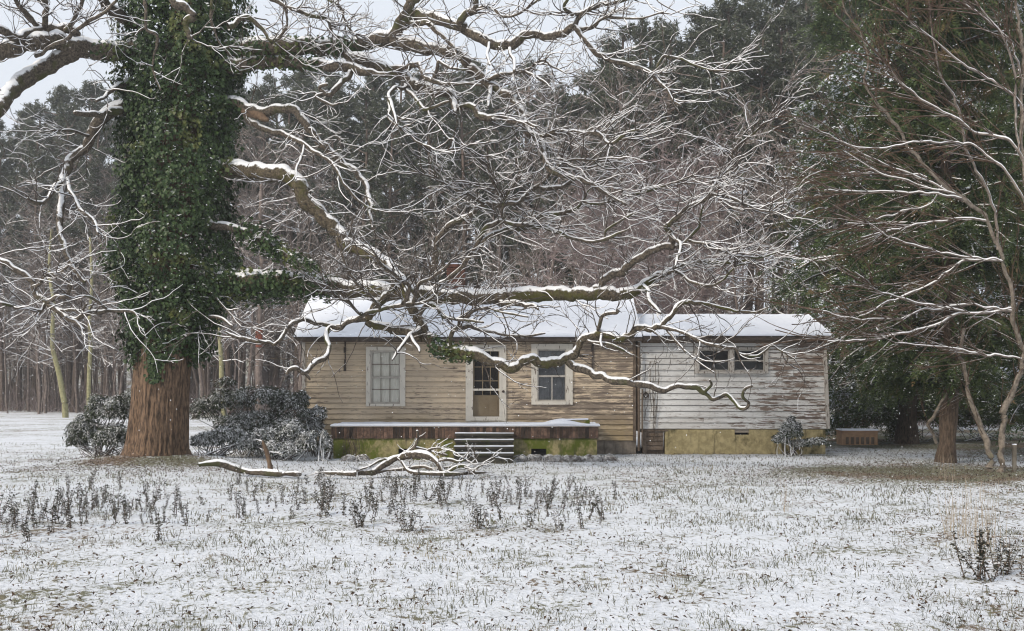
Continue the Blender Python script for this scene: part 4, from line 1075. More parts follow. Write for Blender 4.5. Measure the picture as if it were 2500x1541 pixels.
# ================================================================ EVERGREENS ON THE RIGHT
def evergreen(name, label, cat, x, y, H, rad, z0, nb, spr, mats, tr_r, lean=0.0, sprlen=.5, droop=.5, leaf=(.17, .034), pads=True):
    t = thing(name, label, cat, (x, y, 0))
    zs = np.linspace(-.15, H * .97, 26)
    u = zs / H
    P = np.stack([lean * u + .06 * np.sin(zs * .7), .05 * np.cos(zs * .9), zs], -1)
    Rr = tr_r * (1 - .92 * np.clip(u, 0, 1)) * (1 + .45 * np.exp(-np.maximum(zs, 0) * 3.5))
    mb = MB(); tubes(mb, P, Rr, 22, 0, 0, .45); mb.build('trunk', mats[1], t, True)
    # limbs
    zb = z0 + (H - z0) * rng.random(nb) ** 1.15
    th = rng.uniform(0, 2 * np.pi, nb)
    f = (zb - z0) / (H - z0)
    L = rad * (1 - f) ** .75 * (.55 + .6 * rng.random(nb)) * np.clip(.55 + f * 3, .55, 1)
    d = unit(np.stack([np.cos(th), np.sin(th), .18 + .35 * f], -1))
    base = np.stack([np.interp(zb, zs, P[:, 0]), np.interp(zb, zs, P[:, 1]), zb], -1)
    Q = walk(base, d, np.maximum(L, .3), 7, .10, (0, 0, -.10))
    RR = (.010 + .012 * L)[:, None] * np.linspace(1, .25, 7)[None]
    mb = MB(); tubes(mb, Q, RR, 5, .7); mb.build('limbs', M['rust_twig'], t)
    # sprays: flat drooping fans of needles
    ns = nb * spr
    i = rng.integers(0, nb, ns); tt = (.08 + .92 * rng.random(ns) ** .85) * 5.999
    k = tt.astype(int); ff = (tt - k)[:, None]
    b = Q[i, k] * (1 - ff) + Q[i, k + 1] * ff
    tan = unit(Q[i, k + 1] - Q[i, k])
    lat = unit(np.cross(tan, [0, 0, 1.0])) * rng.choice([-1, 1], ns)[:, None]
    sd = unit(tan * .6 + lat * rng.uniform(.1, 1, ns)[:, None] + rng.normal(0, .28, (ns, 3)) + np.array([0, 0, -.12]))
    sl = sprlen * rng.uniform(.55, 1.2, ns)
    rad_ = unit(np.stack([b[:, 0], b[:, 1], 0 * b[:, 0]], -1))
    sn = unit(np.array([0, 0, .65]) + rad_ * .6 + rng.normal(0, .55, (ns, 3)))
    sn = unit(sn - sd * (sn * sd).sum(-1, keepdims=True))
    sw = np.cross(sn, sd)
    mb = MB()
    J = 8
    for j in range(J + 1):
        s = (j + .5) / (J + 1)
        c0 = b + sd * (sl * s)[:, None] - np.array([0, 0, 1.0]) * (droop * sl * s * s)[:, None]
        dd = unit(sd - np.array([0, 0, 1.0]) * (2 * droop * s))
        if j == J:
            cards(mb, c0, sn, dd, leaf[0] * .9, leaf[1] / leaf[0], .05)
        else:
            for sg in (-1, 1):
                ld = unit(dd * .75 + sw * sg * .8 + rng.normal(0, .16, (ns, 3)))
                ll = leaf[0] * (1.05 - .5 * s) * rng.uniform(.7, 1.25, ns)
                cards(mb, c0 + ld * ll[:, None] * .45, sn + rng.normal(0, .25, (ns, 3)), ld, ll, leaf[1] / leaf[0], .05)
    mb.build('crown', mats[0], t)
    if pads:   # cushions of snow on the outer sprays
        q = b * .55
        sel = np.where((vnoise(q[:, 0] + 31, q[:, 1] + 7, q[:, 2] * 1.3, 13) + .16 * (tt / 6) > .82) & (tt > 3.0))[0]
        mb = MB()
        for j in range(7):
            s = rng.uniform(.1, 1, len(sel))
            c0 = b[sel] + sd[sel] * (sl[sel] * s)[:, None] - np.array([0, 0, 1.0]) * (droop * sl[sel] * s * s)[:, None] + sw[sel] * rng.normal(0, .06, len(sel))[:, None] + np.array([0, 0, .03])
            cards(mb, c0, np.array([0, 0, 1.0]) + rng.normal(0, .5, (len(sel), 3)), sd[sel] + rng.normal(0, .4, (len(sel), 3)), rng.uniform(.06, .15, len(sel)), .55, -.12)
        mb.build('snow_cushions', M['snow'], t)
    return t

e1 = evergreen('hemlock_tree', 'dark snow dusted evergreen overhanging the low annex roof, on a thick shaded trunk', 'tree', wx(2214, 34.5), 34.5, 17.5, 4.7, .7, 250, 40, (M['hemlock'], M['brown_bark']), .27, 0, .62, .7, (.19, .050))
e2 = evergreen('cedar_tree', 'brownish evergreen with a straight furrowed trunk at the edge of the bare leaf ground', 'tree', wx(2312, 25.6), 25.6, 14.5, 3.3, 1.7, 225, 44, (M['cedar'], M['brown_bark']), .19, .1, .48, .6, (.155, .045), False)
e3 = evergreen('hemlock_tree', 'dark evergreen at the right edge behind the twin stemmed bare tree', 'tree', wx(2560, 30), 30, 16.5, 4.2, 1.0, 190, 38, (M['hemlock'], M['brown_bark']), .24, 0, .58, .6, (.18, .05))
e4 = evergreen('hemlock_tree', 'tall evergreen rising behind the annex against the pines', 'tree', wx(2060, 41), 41, 17.0, 3.8, .8, 160, 28, (M['hemlock'], M['brown_bark']), .22, 0, .66, .45, (.2, .04))

# ================================================================ BARE TREE ON THE RIGHT
bare = thing('bare_tree', 'bare tan twin stemmed tree whose long arching branches sweep left from the right edge', 'tree', P3(2430, 1147, 22.6))
BO = np.array(bare.location)
BARE = [
 ('A', None, 22.6, [(2424,1162,26),(2421,1140,22),(2410,1079,20),(2387,1026,18),(2372,976,16),(2360,934,14),(2345,870,12),(2350,800,11)], 10),
 ('B', None, 22.3, [(2443,1162,26),(2444,1140,23),(2448,1060,21),(2453,1007,20),(2471,953,19),(2490,905,18),(2498,868,17),(2487,826,16),(2475,784,15),(2471,734,14),(2464,684,13),(2448,638,13),(2435,600,12),(2411,538,12),(2352,485,12),(2303,450,12),(2254,406,11),(2220,362,11),(2181,299,10),(2142,250,9),(2112,201,8),(2117,147,6),(2103,83,5),(2063,24,4),(2050,-20,3)], 46),
 ('B2', 'B', 21.8, [(2438,606,10),(2430,540,10),(2421,489,10),(2391,426,9),(2357,362,9),(2347,289,8),(2328,235,8),(2303,196,7),(2284,137,6),(2274,64,5),(2269,-10,4)], 34),
 ('C', None, 21.2, [(2560,1120,20),(2545,900,18),(2530,700,17),(2515,560,16),(2500,391,14),(2492,254,13),(2500,147,12),(2489,73,11),(2475,0,10),(2460,-60,8)], 14),
 ('C2', 'C', 21.0, [(2500,300,9),(2489,254,9),(2435,206,8),(2352,157,7),(2279,98,6),(2230,59,5),(2180,10,3)], 26),
 ('C3', 'C', 21.4, [(2500,391,9),(2465,343,9),(2420,330,8),(2382,323,8),(2337,294,7),(2259,250,6),(2205,206,6),(2166,157,5),(2120,110,3)], 28),
 ('C4', 'C', 21.0, [(2500,430,8),(2480,300,8),(2470,137,8),(2426,64,7),(2380,25,6),(2338,-5,5)], 18),
 ('C5', 'C', 21.2, [(2498,200,8),(2470,110,7),(2450,83,7),(2410,45,6),(2377,0,5),(2350,-40,3)], 18),
 ('C6', 'C', 21.0, [(2505,500,8),(2460,420,8),(2410,380,7),(2370,352,7),(2347,352,6),(2269,347,6),(2205,352,5),(2142,362,4),(2073,355,3)], 18),
 ('D1', 'B', 22.0, [(2352,485,8),(2290,475,7),(2230,470,6),(2160,467,6),(2107,467,5),(2060,466,5),(2010,465,3)], 14),
 ('D2', 'B', 22.6, [(2264,431,7),(2205,426,6),(2132,421,5),(2090,423,4),(2059,426,3)], 10),
 ('D3', 'B', 22.4, [(2320,470,8),(2260,440,7),(2205,418,6),(2132,392,6),(2090,368,5),(2049,343,5),(2010,325,4),(1995,313,3)], 18),
 ('D4', 'B', 22.2, [(2342,480,6),(2280,462,6),(2230,445,5),(2142,421,5),(2100,396,4),(2063,372,3)], 12),
 ('D5', 'B', 22.0, [(2411,540,7),(2370,534,7),(2328,536,6),(2260,546,5),(2200,558,5),(2156,568,4),(2100,580,3)], 16),
 ('D6', 'B', 21.8, [(2448,638,8),(2418,634,8),(2387,634,8),(2349,639,7),(2325,656,7),(2303,673,7),(2253,704,6),(2207,723,6),(2165,738,5),(2130,761,4),(2096,771,3)], 20),
 ('D7', 'B', 21.8, [(2446,640,7),(2400,632,7),(2360,629,6),(2303,619,6),(2264,608,5),(2238,600,5),(2200,588,4),(2161,573,4),(2130,552,3),(2112,538,3)], 16),
 ('D8', 'B', 21.6, [(2474,762,9),(2440,762,9),(2418,765,9),(2360,765,8),(2314,776,8),(2276,796,7),(2226,809,7),(2169,821,6),(2111,832,5),(2060,834,4),(2019,834,3)], 26),
 ('D9', 'D8', 21.4, [(2360,765,7),(2338,760,7),(2314,753,6),(2280,746,6),(2245,740,6),(2195,725,5),(2145,711,5),(2128,698,4),(2115,684,4),(2088,663,3)], 20),
 ('D10', 'B', 21.6, [(2472,755,7),(2430,752,7),(2395,748,6),(2360,744,6),(2303,753,6),(2253,757,5),(2199,778,5),(2130,782,4),(2061,773,4),(2007,759,3)], 22),
 ('D11', 'B', 21.8, [(2498,876,8),(2448,869,7),(2399,868,7),(2360,855,6),(2307,847,5),(2226,840,4),(2190,836,3)], 16),
 ('D12', 'B', 22.2, [(2300,448,6),(2270,500,5),(2200,518,5),(2130,540,4),(2060,548,3)], 14),
 ('E', None, 24.4, [(2290,1080,12),(2276,1060,12),(2268,1028,11),(2282,1010,10),(2296,990,8),(2310,960,6)], 6),
]
paths2 = {}
for lid, par, yend, pts, ntw in BARE:
    sp = smooth_path(np.array(pts, float), 6)
    if par:
        pp = paths2[par]; j = np.argmin((pp[:, 0] - pts[0][0]) ** 2 + (pp[:, 1] - pts[0][1]) ** 2); y0 = pp[j, 3]
    else: y0 = {'A': 22.6, 'B': 22.6, 'C': 21.4, 'E': 24.8}[lid]
    ds = np.concatenate([[0], np.cumsum(np.hypot(np.diff(sp[:, 0]), np.diff(sp[:, 1])))]); t = ds / ds[-1]
    Y = y0 + (yend - y0) * t + .15 * np.sin(ds / 120) * np.clip(t * 3, 0, 1)
    paths2[lid] = np.stack([sp[:, 0], sp[:, 1], sp[:, 2], Y], -1)
    kx = (vnoise(ds / 22, 0 * ds + 3 * len(lid), None, ord(lid[-1])) - .5) * (5 + sp[:, 2] * .4); ky = (vnoise(ds / 22, 0 * ds + 40, None, ord(lid[-1]) + 9) - .5) * (5 + sp[:, 2] * .4)
    P = np.stack([(sp[:, 0] + kx - CX) * Y / F, Y, EYE - (sp[:, 1] + ky - HY) * Y / F], -1)
    Rr = np.maximum(sp[:, 2] * .36 * Y / F, .006)
    mb = MB(); tubes(mb, P, Rr, 12 if sp[0, 2] > 12 else 6, .35 if lid in 'AB' else .9, 0, .4); mb.v = [v - BO for v in mb.v]
    lo = mb.build('stem' if lid in 'ABC' else 'branch', M['tan_bark'] if lid in 'ABCE' else M['tan_twig'], bare, True)
    n1 = int(ntw * 1.1)
    P1, R1 = P[None], Rr[None]
    q1, r1 = sprout(P1, R1, n1, (.5, 1.7), 7, .95, .5, .05, .09, .1, (.0075, .003))
    q2, r2 = sprout(q1, r1, int(n1 * 1.8), (.25, .9), 5, .9, .5, .0, .10, .15, (.0048, .0028))
    q3, r3 = sprout(q2, r2, int(n1 * 1.3), (.12, .45), 4, .85, .55, 0, .1, .2, (.0035, .0025))
    mb = MB(); tubes(mb, q1, r1, 5, .9); tubes(mb, q2, r2, 4, .7); tubes(mb, q3, r3, 4, .25); mb.v = [v - BO for v in mb.v]
    ob2 = mb.build('twigs', M['rust_twig'], lo)

# ================================================================ SHRUBS
def shrub(name, label, x, y, lumps, n, mat, size=.085, asp=.30, stems=40, cat='shrub', hang=.9):
    t = thing(name, label, cat, (x, y, float(gh(x, y))))
    mb = MB()
    w = np.array([l[3] * l[5] for l in lumps]); w = w / w.sum()
    for l, ww in zip(lumps, w):
        k = int(n * ww)
        d = unit(rng.normal(0, 1, (k, 3)))
        d[:, 2] = np.where(d[:, 2] < -.3, -d[:, 2], d[:, 2])
        q = d * 2.6
        rr = .74 + .55 * (vnoise(q[:, 0] + l[0] * 9, q[:, 1] + 5, q[:, 2], 7) - .35) + rng.normal(0, .09, k) - np.abs(rng.normal(0, .1, k))
        C = np.array(l[:3]) + d * rr[:, None] * np.array(l[3:6])
        C[:, 2] = np.maximum(C[:, 2], .04)
        # leaves hang in little whorls
        tip = d * .5 + np.array([0, 0, -hang]) + rng.normal(0, .55, (k, 3))
        nr = d * .7 + np.array([0, 0, .8]) + rng.normal(0, .45, (k, 3))
        cards(mb, C, nr, tip, size * rng.uniform(.6, 1.35, k), asp, .08)
    mb.build('foliage', mat, t)
    mb = MB()
    b = np.stack([rng.normal(0, .35, stems) * max(l[3] for l in lumps), rng.normal(0, .25, stems), np.full(stems, -.03)], -1)
    j = rng.integers(0, len(lumps), stems)
    ends = np.array([l[:3] for l in lumps])[j] + unit(rng.normal(0, 1, (stems, 3))) * np.array([l[3:6] for l in lumps])[j] * .8
    ends[:, 2] = np.maximum(ends[:, 2], .3)
    ts = np.linspace(0, 1, 6)[None, :, None]
    P = b[:, None] * (1 - ts) + ends[:, None] * ts + np.sin(ts * np.pi) * rng.normal(0, .08, (stems, 1, 3))
    tubes(mb, P, np.linspace(.012, .004, 6)[None] * rng.uniform(.7, 1.4, (stems, 1)), 5, .7)
    mb.build('stems', M['bark_twig'], t)
    return t
def L(px0, py0, rx, rz, Y, x0, dy=0.0, ry=None):
    """a lump at pixel px0, py0 with pixel radii"""
    k = Y / F
    return ((px0 - CX) * k - x0, dy, EYE - (py0 - HY) * k, rx * k, (ry or rx * .8) * k if ry is None else ry, rz * k)
Y = 26.6; x0 = wx(250, Y)
shrub('evergreen_shrub', 'dark drooping shrub left of the ivy clad oak, its leaves powdered with snow', x0, Y, [L(262, 1010, 62, 50, Y, x0), L(215, 1060, 48, 55, Y, x0, -.2), L(290, 1075, 55, 45, Y, x0, -.3), L(310, 985, 36, 34, Y, x0, .2), L(190, 1080, 28, 36, Y, x0)], 12500, M['shrub'], .10, .24, 60)
Y = 27.6; x0 = wx(620, Y)
shrub('evergreen_shrub', 'tall dark green shrub mass between the oak and the house corner', x0, Y, [L(560, 985, 70, 48, Y, x0), L(640, 975, 72, 42, Y, x0, .2), L(705, 1005, 55, 55, Y, x0), L(600, 1040, 90, 50, Y, x0, -.1), L(500, 1010, 44, 46, Y, x0), L(735, 980, 26, 34, Y, x0), L(680, 1060, 80, 50, Y, x0), L(550, 935, 30, 20, Y, x0)], 19000, M['shrub'], .10, .26, 80)
Y = 26.3; x0 = wx(520, Y)
shrub('snow_laden_shrub', 'low snow laden shrub just right of the oak trunk', x0, Y, [L(505, 1085, 50, 32, Y, x0), L(560, 1075, 45, 36, Y, x0), L(600, 1095, 40, 30, Y, x0, -.1)], 6500, M['shrub_snow'], .085, .3, 30)
x0 = wx(680, Y)
shrub('snow_laden_shrub', 'low snow laden shrub behind the splintered log stub', x0, Y, [L(650, 1070, 48, 36, Y, x0), L(705, 1055, 46, 36, Y, x0, .1), L(690, 1098, 60, 30, Y, x0, -.1), L(745, 1085, 36, 40, Y, x0)], 8500, M['shrub_snow'], .085, .3, 40)
Y = 28.0; x0 = wx(775, Y)
shrub('snow_laden_shrub', 'rounded snow covered shrub against the left house corner', x0, Y, [L(777, 1012, 24, 28, Y, x0), L(765, 1050, 30, 42, Y, x0), L(748, 1020, 24, 34, Y, x0)], 4200, M['shrub_snow'], .075, .36, 20)
Y = 26.5; x0 = wx(795, Y)
shrub('snow_laden_shrub', 'small snowy shrub leaning on the left end of the porch', x0, Y, [L(793, 1088, 20, 34, Y, x0), L(790, 1060, 12, 16, Y, x0)], 1500, M['shrub_snow'], .07, .36, 14)
Y = 28.2; x0 = wx(1930, Y)
shrub('snow_laden_shrub', 'ragged snow dusted bush before the right end of the annex', x0, Y, [L(1928, 1055, 34, 36, Y, x0), L(1908, 1072, 26, 24, Y, x0), L(1955, 1082, 30, 16, Y, x0), L(1932, 1024, 12, 16, Y, x0), L(1990, 1078, 40, 17, Y, x0)], 6000, M['shrub'], .075, .4, 26)
Y = 37.0
for px, rx, rz, py, lab in ((2085, 85, 75, 985, 'dark holly thicket behind the ribbed box'), (2235, 105, 95, 975, 'dark thicket behind the shaded evergreen trunk'), (2400, 110, 105, 985, 'dark thicket behind the twin stemmed bare tree'), (2530, 80, 95, 975, 'dark thicket at the right edge of the yard')):
    x0 = wx(px, Y)
    shrub('dark_thicket', lab, x0, Y, [L(px, py, rx, rz, Y, x0), L(px - rx * .5, py + 35, rx * .7, rz * .6, Y, x0, -.4), L(px + rx * .5, py + 30, rx * .7, rz * .6, Y, x0, -.3), L(px + 10, py - rz * .7, rx * .6, rz * .5, Y, x0)], 12000, M['shrub'] if px < 2100 else M['cedar'], .17, .42, 20, 'thicket')
# grass clumps bowed under snow along the porch
def bowed_clump(n=90):
    mb = MB()
    th = rng.uniform(0, 2 * np.pi, n); L_ = rng.uniform(.22, .42, n)
    K = 7; s = np.linspace(0, 1, K)
    P = np.zeros((n, K, 3))
    P[:, :, 0] = np.cos(th)[:, None] * L_[:, None] * s * .9 + rng.normal(0, .03, (n, 1)); P[:, :, 1] = np.sin(th)[:, None] * L_[:, None] * s * .6 + rng.normal(0, .03, (n, 1))
    P[:, :, 2] = L_[:, None] * (1.5 * s - 1.45 * s * s) * rng.uniform(.5, 1.05, (n, 1))
    tubes(mb, P, np.linspace(.006, .003, K)[None] * np.ones((n, 1)), 4, 1.4)
    return mb
for k, (px, lab) in enumerate(((1285, 'bowed grass clump under snow right of the porch steps'), (1325, 'bowed snowy grass clump below the right porch vent'), (1375, 'wide bowed grass clump under snow before the porch wall'), (1420, 'bowed snowy grass clump near the right porch corner'), (1470, 'bowed grass clump under snow past the right porch corner'), (870, 'bowed snowy grass at the left end of the porch base'))):
    y = 26.2; o = bowed_clump(100).build('bowed_grass_clump', M['bark_twig']); x = wx(px, y)
    o.location = (x, y, float(gh(x, y))); tag(o, lab, 'grass clump', 'grass clumps bowed under snow along the porch')
# dry vines on the porch wall and the annex
for px, yv, za, zb, n, lab in ((857, PY - .03, -.02, .66, 14, 'dry leafless vine climbing the left of the mossy porch wall'), (1592, AY - .07, .2, 2.3, 9, 'dry dark vine hanging on the pale annex wall beside the round vent')):
    x = wx(px, yv); t = thing('dry_vine', lab, 'vine', (x, yv, za))
    K = 10; s = np.linspace(0, 1, K)
    P = np.zeros((n, K, 3)); P[:, :, 0] = rng.normal(0, .12, (n, 1)) * (1 - .3 * s) + np.cumsum(rng.normal(0, .02, (n, K)), 1)
    P[:, :, 1] = rng.normal(-.012, .006, (n, K)); P[:, :, 2] = s[None] * (zb - za) * rng.uniform(.5, 1, (n, 1)) + (rng.uniform(0, .4, (n, 1)) * (zb - za) if n < 10 else 0)
    P[:, :, 2] = np.minimum(P[:, :, 2], zb - za)
    mb = MB(); tubes(mb, P, np.full((n, K), .006), 5, .3); mb.build('vine_stems', M['weed_stem'], t)

# ribbed box beyond the annex, a stake at the right
t = thing('ribbed_box', 'low tan ribbed box with a snowy lid beyond the right end of the annex', 'box', (wx(2092, 32.4), 32.4, 0))
s = MB(); w = 86 * 32.4 / F / 2
s.box(-w, w, -.28, .28, .02, .40); s.build('body', M['crate'], t)
for k in range(7):
    s = MB(); s.box(-w + .05 + k * (2 * w - .14) / 6, -w + .085 + k * (2 * w - .14) / 6, -.30, -.282, .02, .27)
    s.build('rib', M['crate'], t)
s = MB()
for k in range(6): s.box(-w + .10 + k * (2 * w - .14) / 6, -w + .04 + (k + 1) * (2 * w - .14) / 6, -.29, -.281, .04, .24)
s.build('louver_panel', M['wood'], t)
s = MB(); s.box(-w - .02, w + .02, -.32, .30, .402, .425); s.build('lid', M['crate'], t)
s = MB(); s.box(-w - .01, w + .01, -.31, .29, .427, .465, 0, .006); s.build('snow_cover', M['snow'], t)
t = thing('old_post', 'short grey wooden post beside the twin stemmed bare tree', 'post', (wx(2476, 22.8), 22.8, 0))
s = MB(); s.box(-.033, .033, -.033, .033, -.1, .48, 0, .006); s.build('stake', M['post'], t)
s = MB(); s.box(-.034, .034, -.034, .034, .482, .497, 0, .004); s.build('snow_cap', M['snow'], t)

# ================================================================ THE WOODS BEHIND
def pine_meshes(seed):
    H = 22.0
    zs = np.linspace(-.3, H * .98, 18); u = np.clip(zs / H, 0, 1)
    wob = np.stack([.25 * np.sin(zs * .25 + seed), .25 * np.cos(zs * .21 + seed * 2), zs], -1)
    mb = MB(); tubes(mb, wob, .20 * (1 - .85 * u) + .02, 9, 0)
    nb = 52
    f = np.sort(rng.random(nb)) ** .9
    zb = H * (.40 + .57 * f)
    th = rng.uniform(0, 2 * np.pi, nb)
    L_ = (.7 + 1.9 * np.sin(np.pi * np.clip(.18 + .82 * f, 0, 1)) ** .8) * rng.uniform(.55, 1.1, nb)
    d = unit(np.stack([np.cos(th), np.sin(th), .15 + .5 * f], -1))
    base = np.stack([np.interp(zb, zs, wob[:, 0]), np.interp(zb, zs, wob[:, 1]), zb], -1)
    Q = walk(base, d, L_, 6, .16, (0, 0, .05))
    tubes(mb, Q, np.linspace(.05, .015, 6)[None] * np.ones((nb, 1)), 4, .6)
    nd_ = 22
    zd = H * rng.uniform(.15, .45, nd_); th = rng.uniform(0, 6.28, nd_)
    Qd = walk(np.stack([np.interp(zd, zs, wob[:, 0]), np.interp(zd, zs, wob[:, 1]), zd], -1), unit(np.stack([np.cos(th), np.sin(th), .2 + 0 * th], -1)), rng.uniform(.4, 1.8, nd_), 5, .2, (0, 0, -.05))
    tubes(mb, Qd, np.linspace(.03, .008, 5)[None] * np.ones((nd_, 1)), 3, .6)
    trunk = mb.mesh('pine_trunk', M['pine_bark'])
    # needle tufts
    nt_ = 1050
    i = rng.integers(0, nb, nt_); t = (.35 + .65 * rng.random(nt_) ** .55) * 4.999; k = t.astype(int); ff = (t - k)[:, None]
    c = Q[i, k] * (1 - ff) + Q[i, k + 1] * ff + rng.normal(0, .16, (nt_, 3)) + np.array([0, 0, .05])
    mb = MB()
    for j in range(12):
        dd = unit(rng.normal(0, 1, (nt_, 3)) + np.array([0, 0, .45]))
        ln = rng.uniform(.20, .38, nt_)
        cards(mb, c + dd * ln[:, None] * .5, rng.normal(0, 1, (nt_, 3)), dd, ln, .20, .05)
    crown = mb.mesh('pine_crown', M['pine'])
    return trunk, crown
PINES = [pine_meshes(k) for k in range(5)]
SKY = np.array([(-300, 240), (0, 285), (60, 245), (130, 205), (200, 175), (300, 195), (420, 185), (600, 172), (700, 158), (850, 160), (950, 140), (1050, 165), (1180, 140), (1335, 135), (1375, 225), (1425, 170), (1475, 95), (1540, 30), (1640, 30), (1685, 70), (1725, 0), (1800, -30), (2000, -40), (2300, -40), (2800, -40)], float)
def woods_y(px): return float(np.interp(px, [-200, 250, 800, 1400, 2000, 2700], [86, 80, 68, 60, 54, 50]))
def zone(px): return 'left of the ivy clad oak' if px < 300 else ('between the oak and the house' if px < 740 else ('behind the main roof' if px < 1560 else 'behind the annex and the right evergreens'))
for row, (step, dY, lo, hi) in enumerate(((80, 0, 30, 130), (62, 8, -4, 34), (84, 18, 0, 60))):
    px = -230 + row * 23
    while px < 2760:
        p = px + rng.uniform(-16, 16)
        Yp = woods_y(p) + dY + rng.uniform(-2, 2)
        top = np.interp(p, SKY[:, 0], SKY[:, 1]) + rng.uniform(lo, hi)
        H = (950 - top) * Yp / F + EYE
        x = (p - CX) * Yp / F
        t = thing('pine_tree', 'tall dark pine in the snowy woods ' + zone(p), 'pine', (x, Yp, float(gh(x, Yp))), 'pines of the woods ' + zone(p))
        k = rng.integers(0, 5)
        link('trunk', PINES[k][0], t); link('crown', PINES[k][1], t)
        s = H / 22.0 * (1 if gh(x, Yp) < 1 else (H - gh(x, Yp)) / H)
        t.scale = (s * rng.uniform(.9, 1.2), s * rng.uniform(.9, 1.2), s); t.rotation_euler = (0, 0, rng.uniform(0, 6.28))
        px += step

def sapling_mesh(seed, H=10.0, mat='grey_bark', nb=26, spread=.9, r0=.07, dens=1.0):
    zs = np.linspace(-.2, H, 14); u = np.clip(zs / H, 0, 1)
    P = np.stack([np.cumsum(rng.normal(0, .09, 14)), np.cumsum(rng.normal(0, .09, 14)), zs], -1); P[:, :2] -= P[0, :2]
    Rr = r0 * (1 - .88 * u)
    mb = MB(); tubes(mb, P, Rr, 7, .2)
    q1, r1 = sprout(P[None], Rr[None], nb, (.8, 3.0), 7, .35, .85, .35, .16, .28, (.030, .008))
    q2, r2 = sprout(q1, r1, int(nb * 5 * dens), (.4, 1.5), 5, .7, .7, .1, .18, .2, (.013, .006))
    q3, r3 = sprout(q2, r2, int(nb * 13 * dens), (.2, .8), 4, .7, .7, .1, .2, .2, (.008, .005))
    tubes(mb, q1, r1, 4, 1); tubes(mb, q2, r2, 3, 1.2); tubes(mb, q3, r3, 3, 1.2)
    return mb.mesh('bare_sapling', M[mat])
SAP = [sapling_mesh(k, 10, 'grey_bark', 24, r0=(.06, .085, .05, .1)[k]) for k in range(4)]
RED = [sapling_mesh(k + 9, 9, 'red_bark', 34, 1.1, .06, 1.3) for k in range(2)]
for k in range(150):
    p = rng.uniform(-150, 2100)
    if k < 60: p = rng.uniform(-150, 900)
    Yp = woods_y(p) + rng.uniform(-7, 12)
    x = (p - CX) * Yp / F
    o = link('bare_sapling', SAP[rng.integers(0, 4)])
    s = rng.uniform(.75, 1.35)
    o.location = (x, Yp, float(gh(x, Yp))); o.rotation_euler = (rng.normal(0, .03), rng.normal(0, .03), rng.uniform(0, 6.28)); o.scale = (s, s, s * rng.uniform(.95, 1.3))
    tag(o, 'thin leafless grey tree among the pines ' + zone(p), 'bare tree', 'leafless trees in the woods ' + zone(p))
for px, Yp, top, k in ((1395, 43, 520, 0), (1450, 41, 480, 1), (1520, 45, 500, 0), (1580, 42, 470, 1), (1640, 46, 440, 0), (1700, 42, 430, 1), (1765, 45, 440, 0), (1830, 40, 470, 1), (1890, 43, 400, 0), (1340, 47, 560, 1), (1860, 47, 330, 1), (1730, 49, 340, 0), (1610, 50, 400, 1)):
    x = (px - CX) * Yp / F; H = (950 - top) * Yp / F + EYE
    o = link('reddish_sapling', RED[k] if px % 3 else SAP[k]); o.location = (x, Yp, 0); s = H / 9.5; o.scale = (s * .95, s * .95, s); o.rotation_euler = (0, 0, rng.uniform(0, 6.28))
    tag(o, 'twiggy leafless small tree close behind the house and annex roofs', 'bare tree', 'twiggy small trees behind the house')
# pale lichen-green stems at the left and beside the shrubs
for rows, Yp, lab in (([(160, 992, 15), (153, 960, 14), (147, 925, 13), (136, 880, 12), (129, 850, 11), (128, 800, 10), (131, 740, 9), (120, 660, 7), (126, 560, 5)], 66, 'pale lichen green crooked stem left of the oak'), ([(217, 982, 11), (217, 930, 10), (219, 880, 10), (221, 840, 9), (218, 780, 8), (224, 690, 7), (220, 580, 5)], 62, 'straighter pale lichen stem nearest the left side of the oak'), ([(546, 985, 12), (541, 930, 12), (540, 880, 11), (536, 820, 10), (531, 770, 9), (530, 690, 7)], 48, 'pale stem rising behind the shrubs between oak and house'), ([(632, 970, 17), (632, 900, 16), (633, 840, 15), (634, 760, 14), (640, 660, 12), (636, 540, 10), (640, 420, 8)], 42, 'brown trunk with a rust red sleeve between oak and house')):
    c = P3(rows[0][0], 950, Yp); c[2] = 0
    t = thing('slender_tree', lab, 'tree', c)
    sp = smooth_path(np.array(rows, float), 6)
    P = np.stack([(sp[:, 0] - CX) * Yp / F - c[0], 0 * sp[:, 0], EYE - (sp[:, 1] - HY) * Yp / F], -1)
    P[0, 2] = -.1
    mb = MB(); tubes(mb, P, sp[:, 2] * .5 * Yp / F, 9, 0)
    trk = mb.build('trunk', M['lichen_bark'] if 'sleeve' not in lab else M['grey_bark'], t, True)
    q1, r1 = sprout(P[None], (sp[:, 2] * .5 * Yp / F)[None], 26, (.7, 2.4), 6, .4, .9, .25, .16, .35, (.02, .008))
    q2, r2 = sprout(q1, r1, 110, (.3, 1.2), 5, .7, .7, .1, .18, .2, (.012, .006))
    mb = MB(); tubes(mb, q1, r1, 4, 1); tubes(mb, q2, r2, 3, 1); mb.build('branches', M['grey_bark'], t)
    if 'sleeve' in lab:
        mb = MB(); z = np.linspace(EYE - (848 - HY) * Yp / F, EYE - (806 - HY) * Yp / F, 6)
        Pq = np.stack([(633 - CX) * Yp / F - c[0] + 0 * z, 0 * z, z], -1); tubes(mb, Pq, np.full(6, .135), 12, 0)
        mb.build('rust_sleeve', M['rust'], t, True)
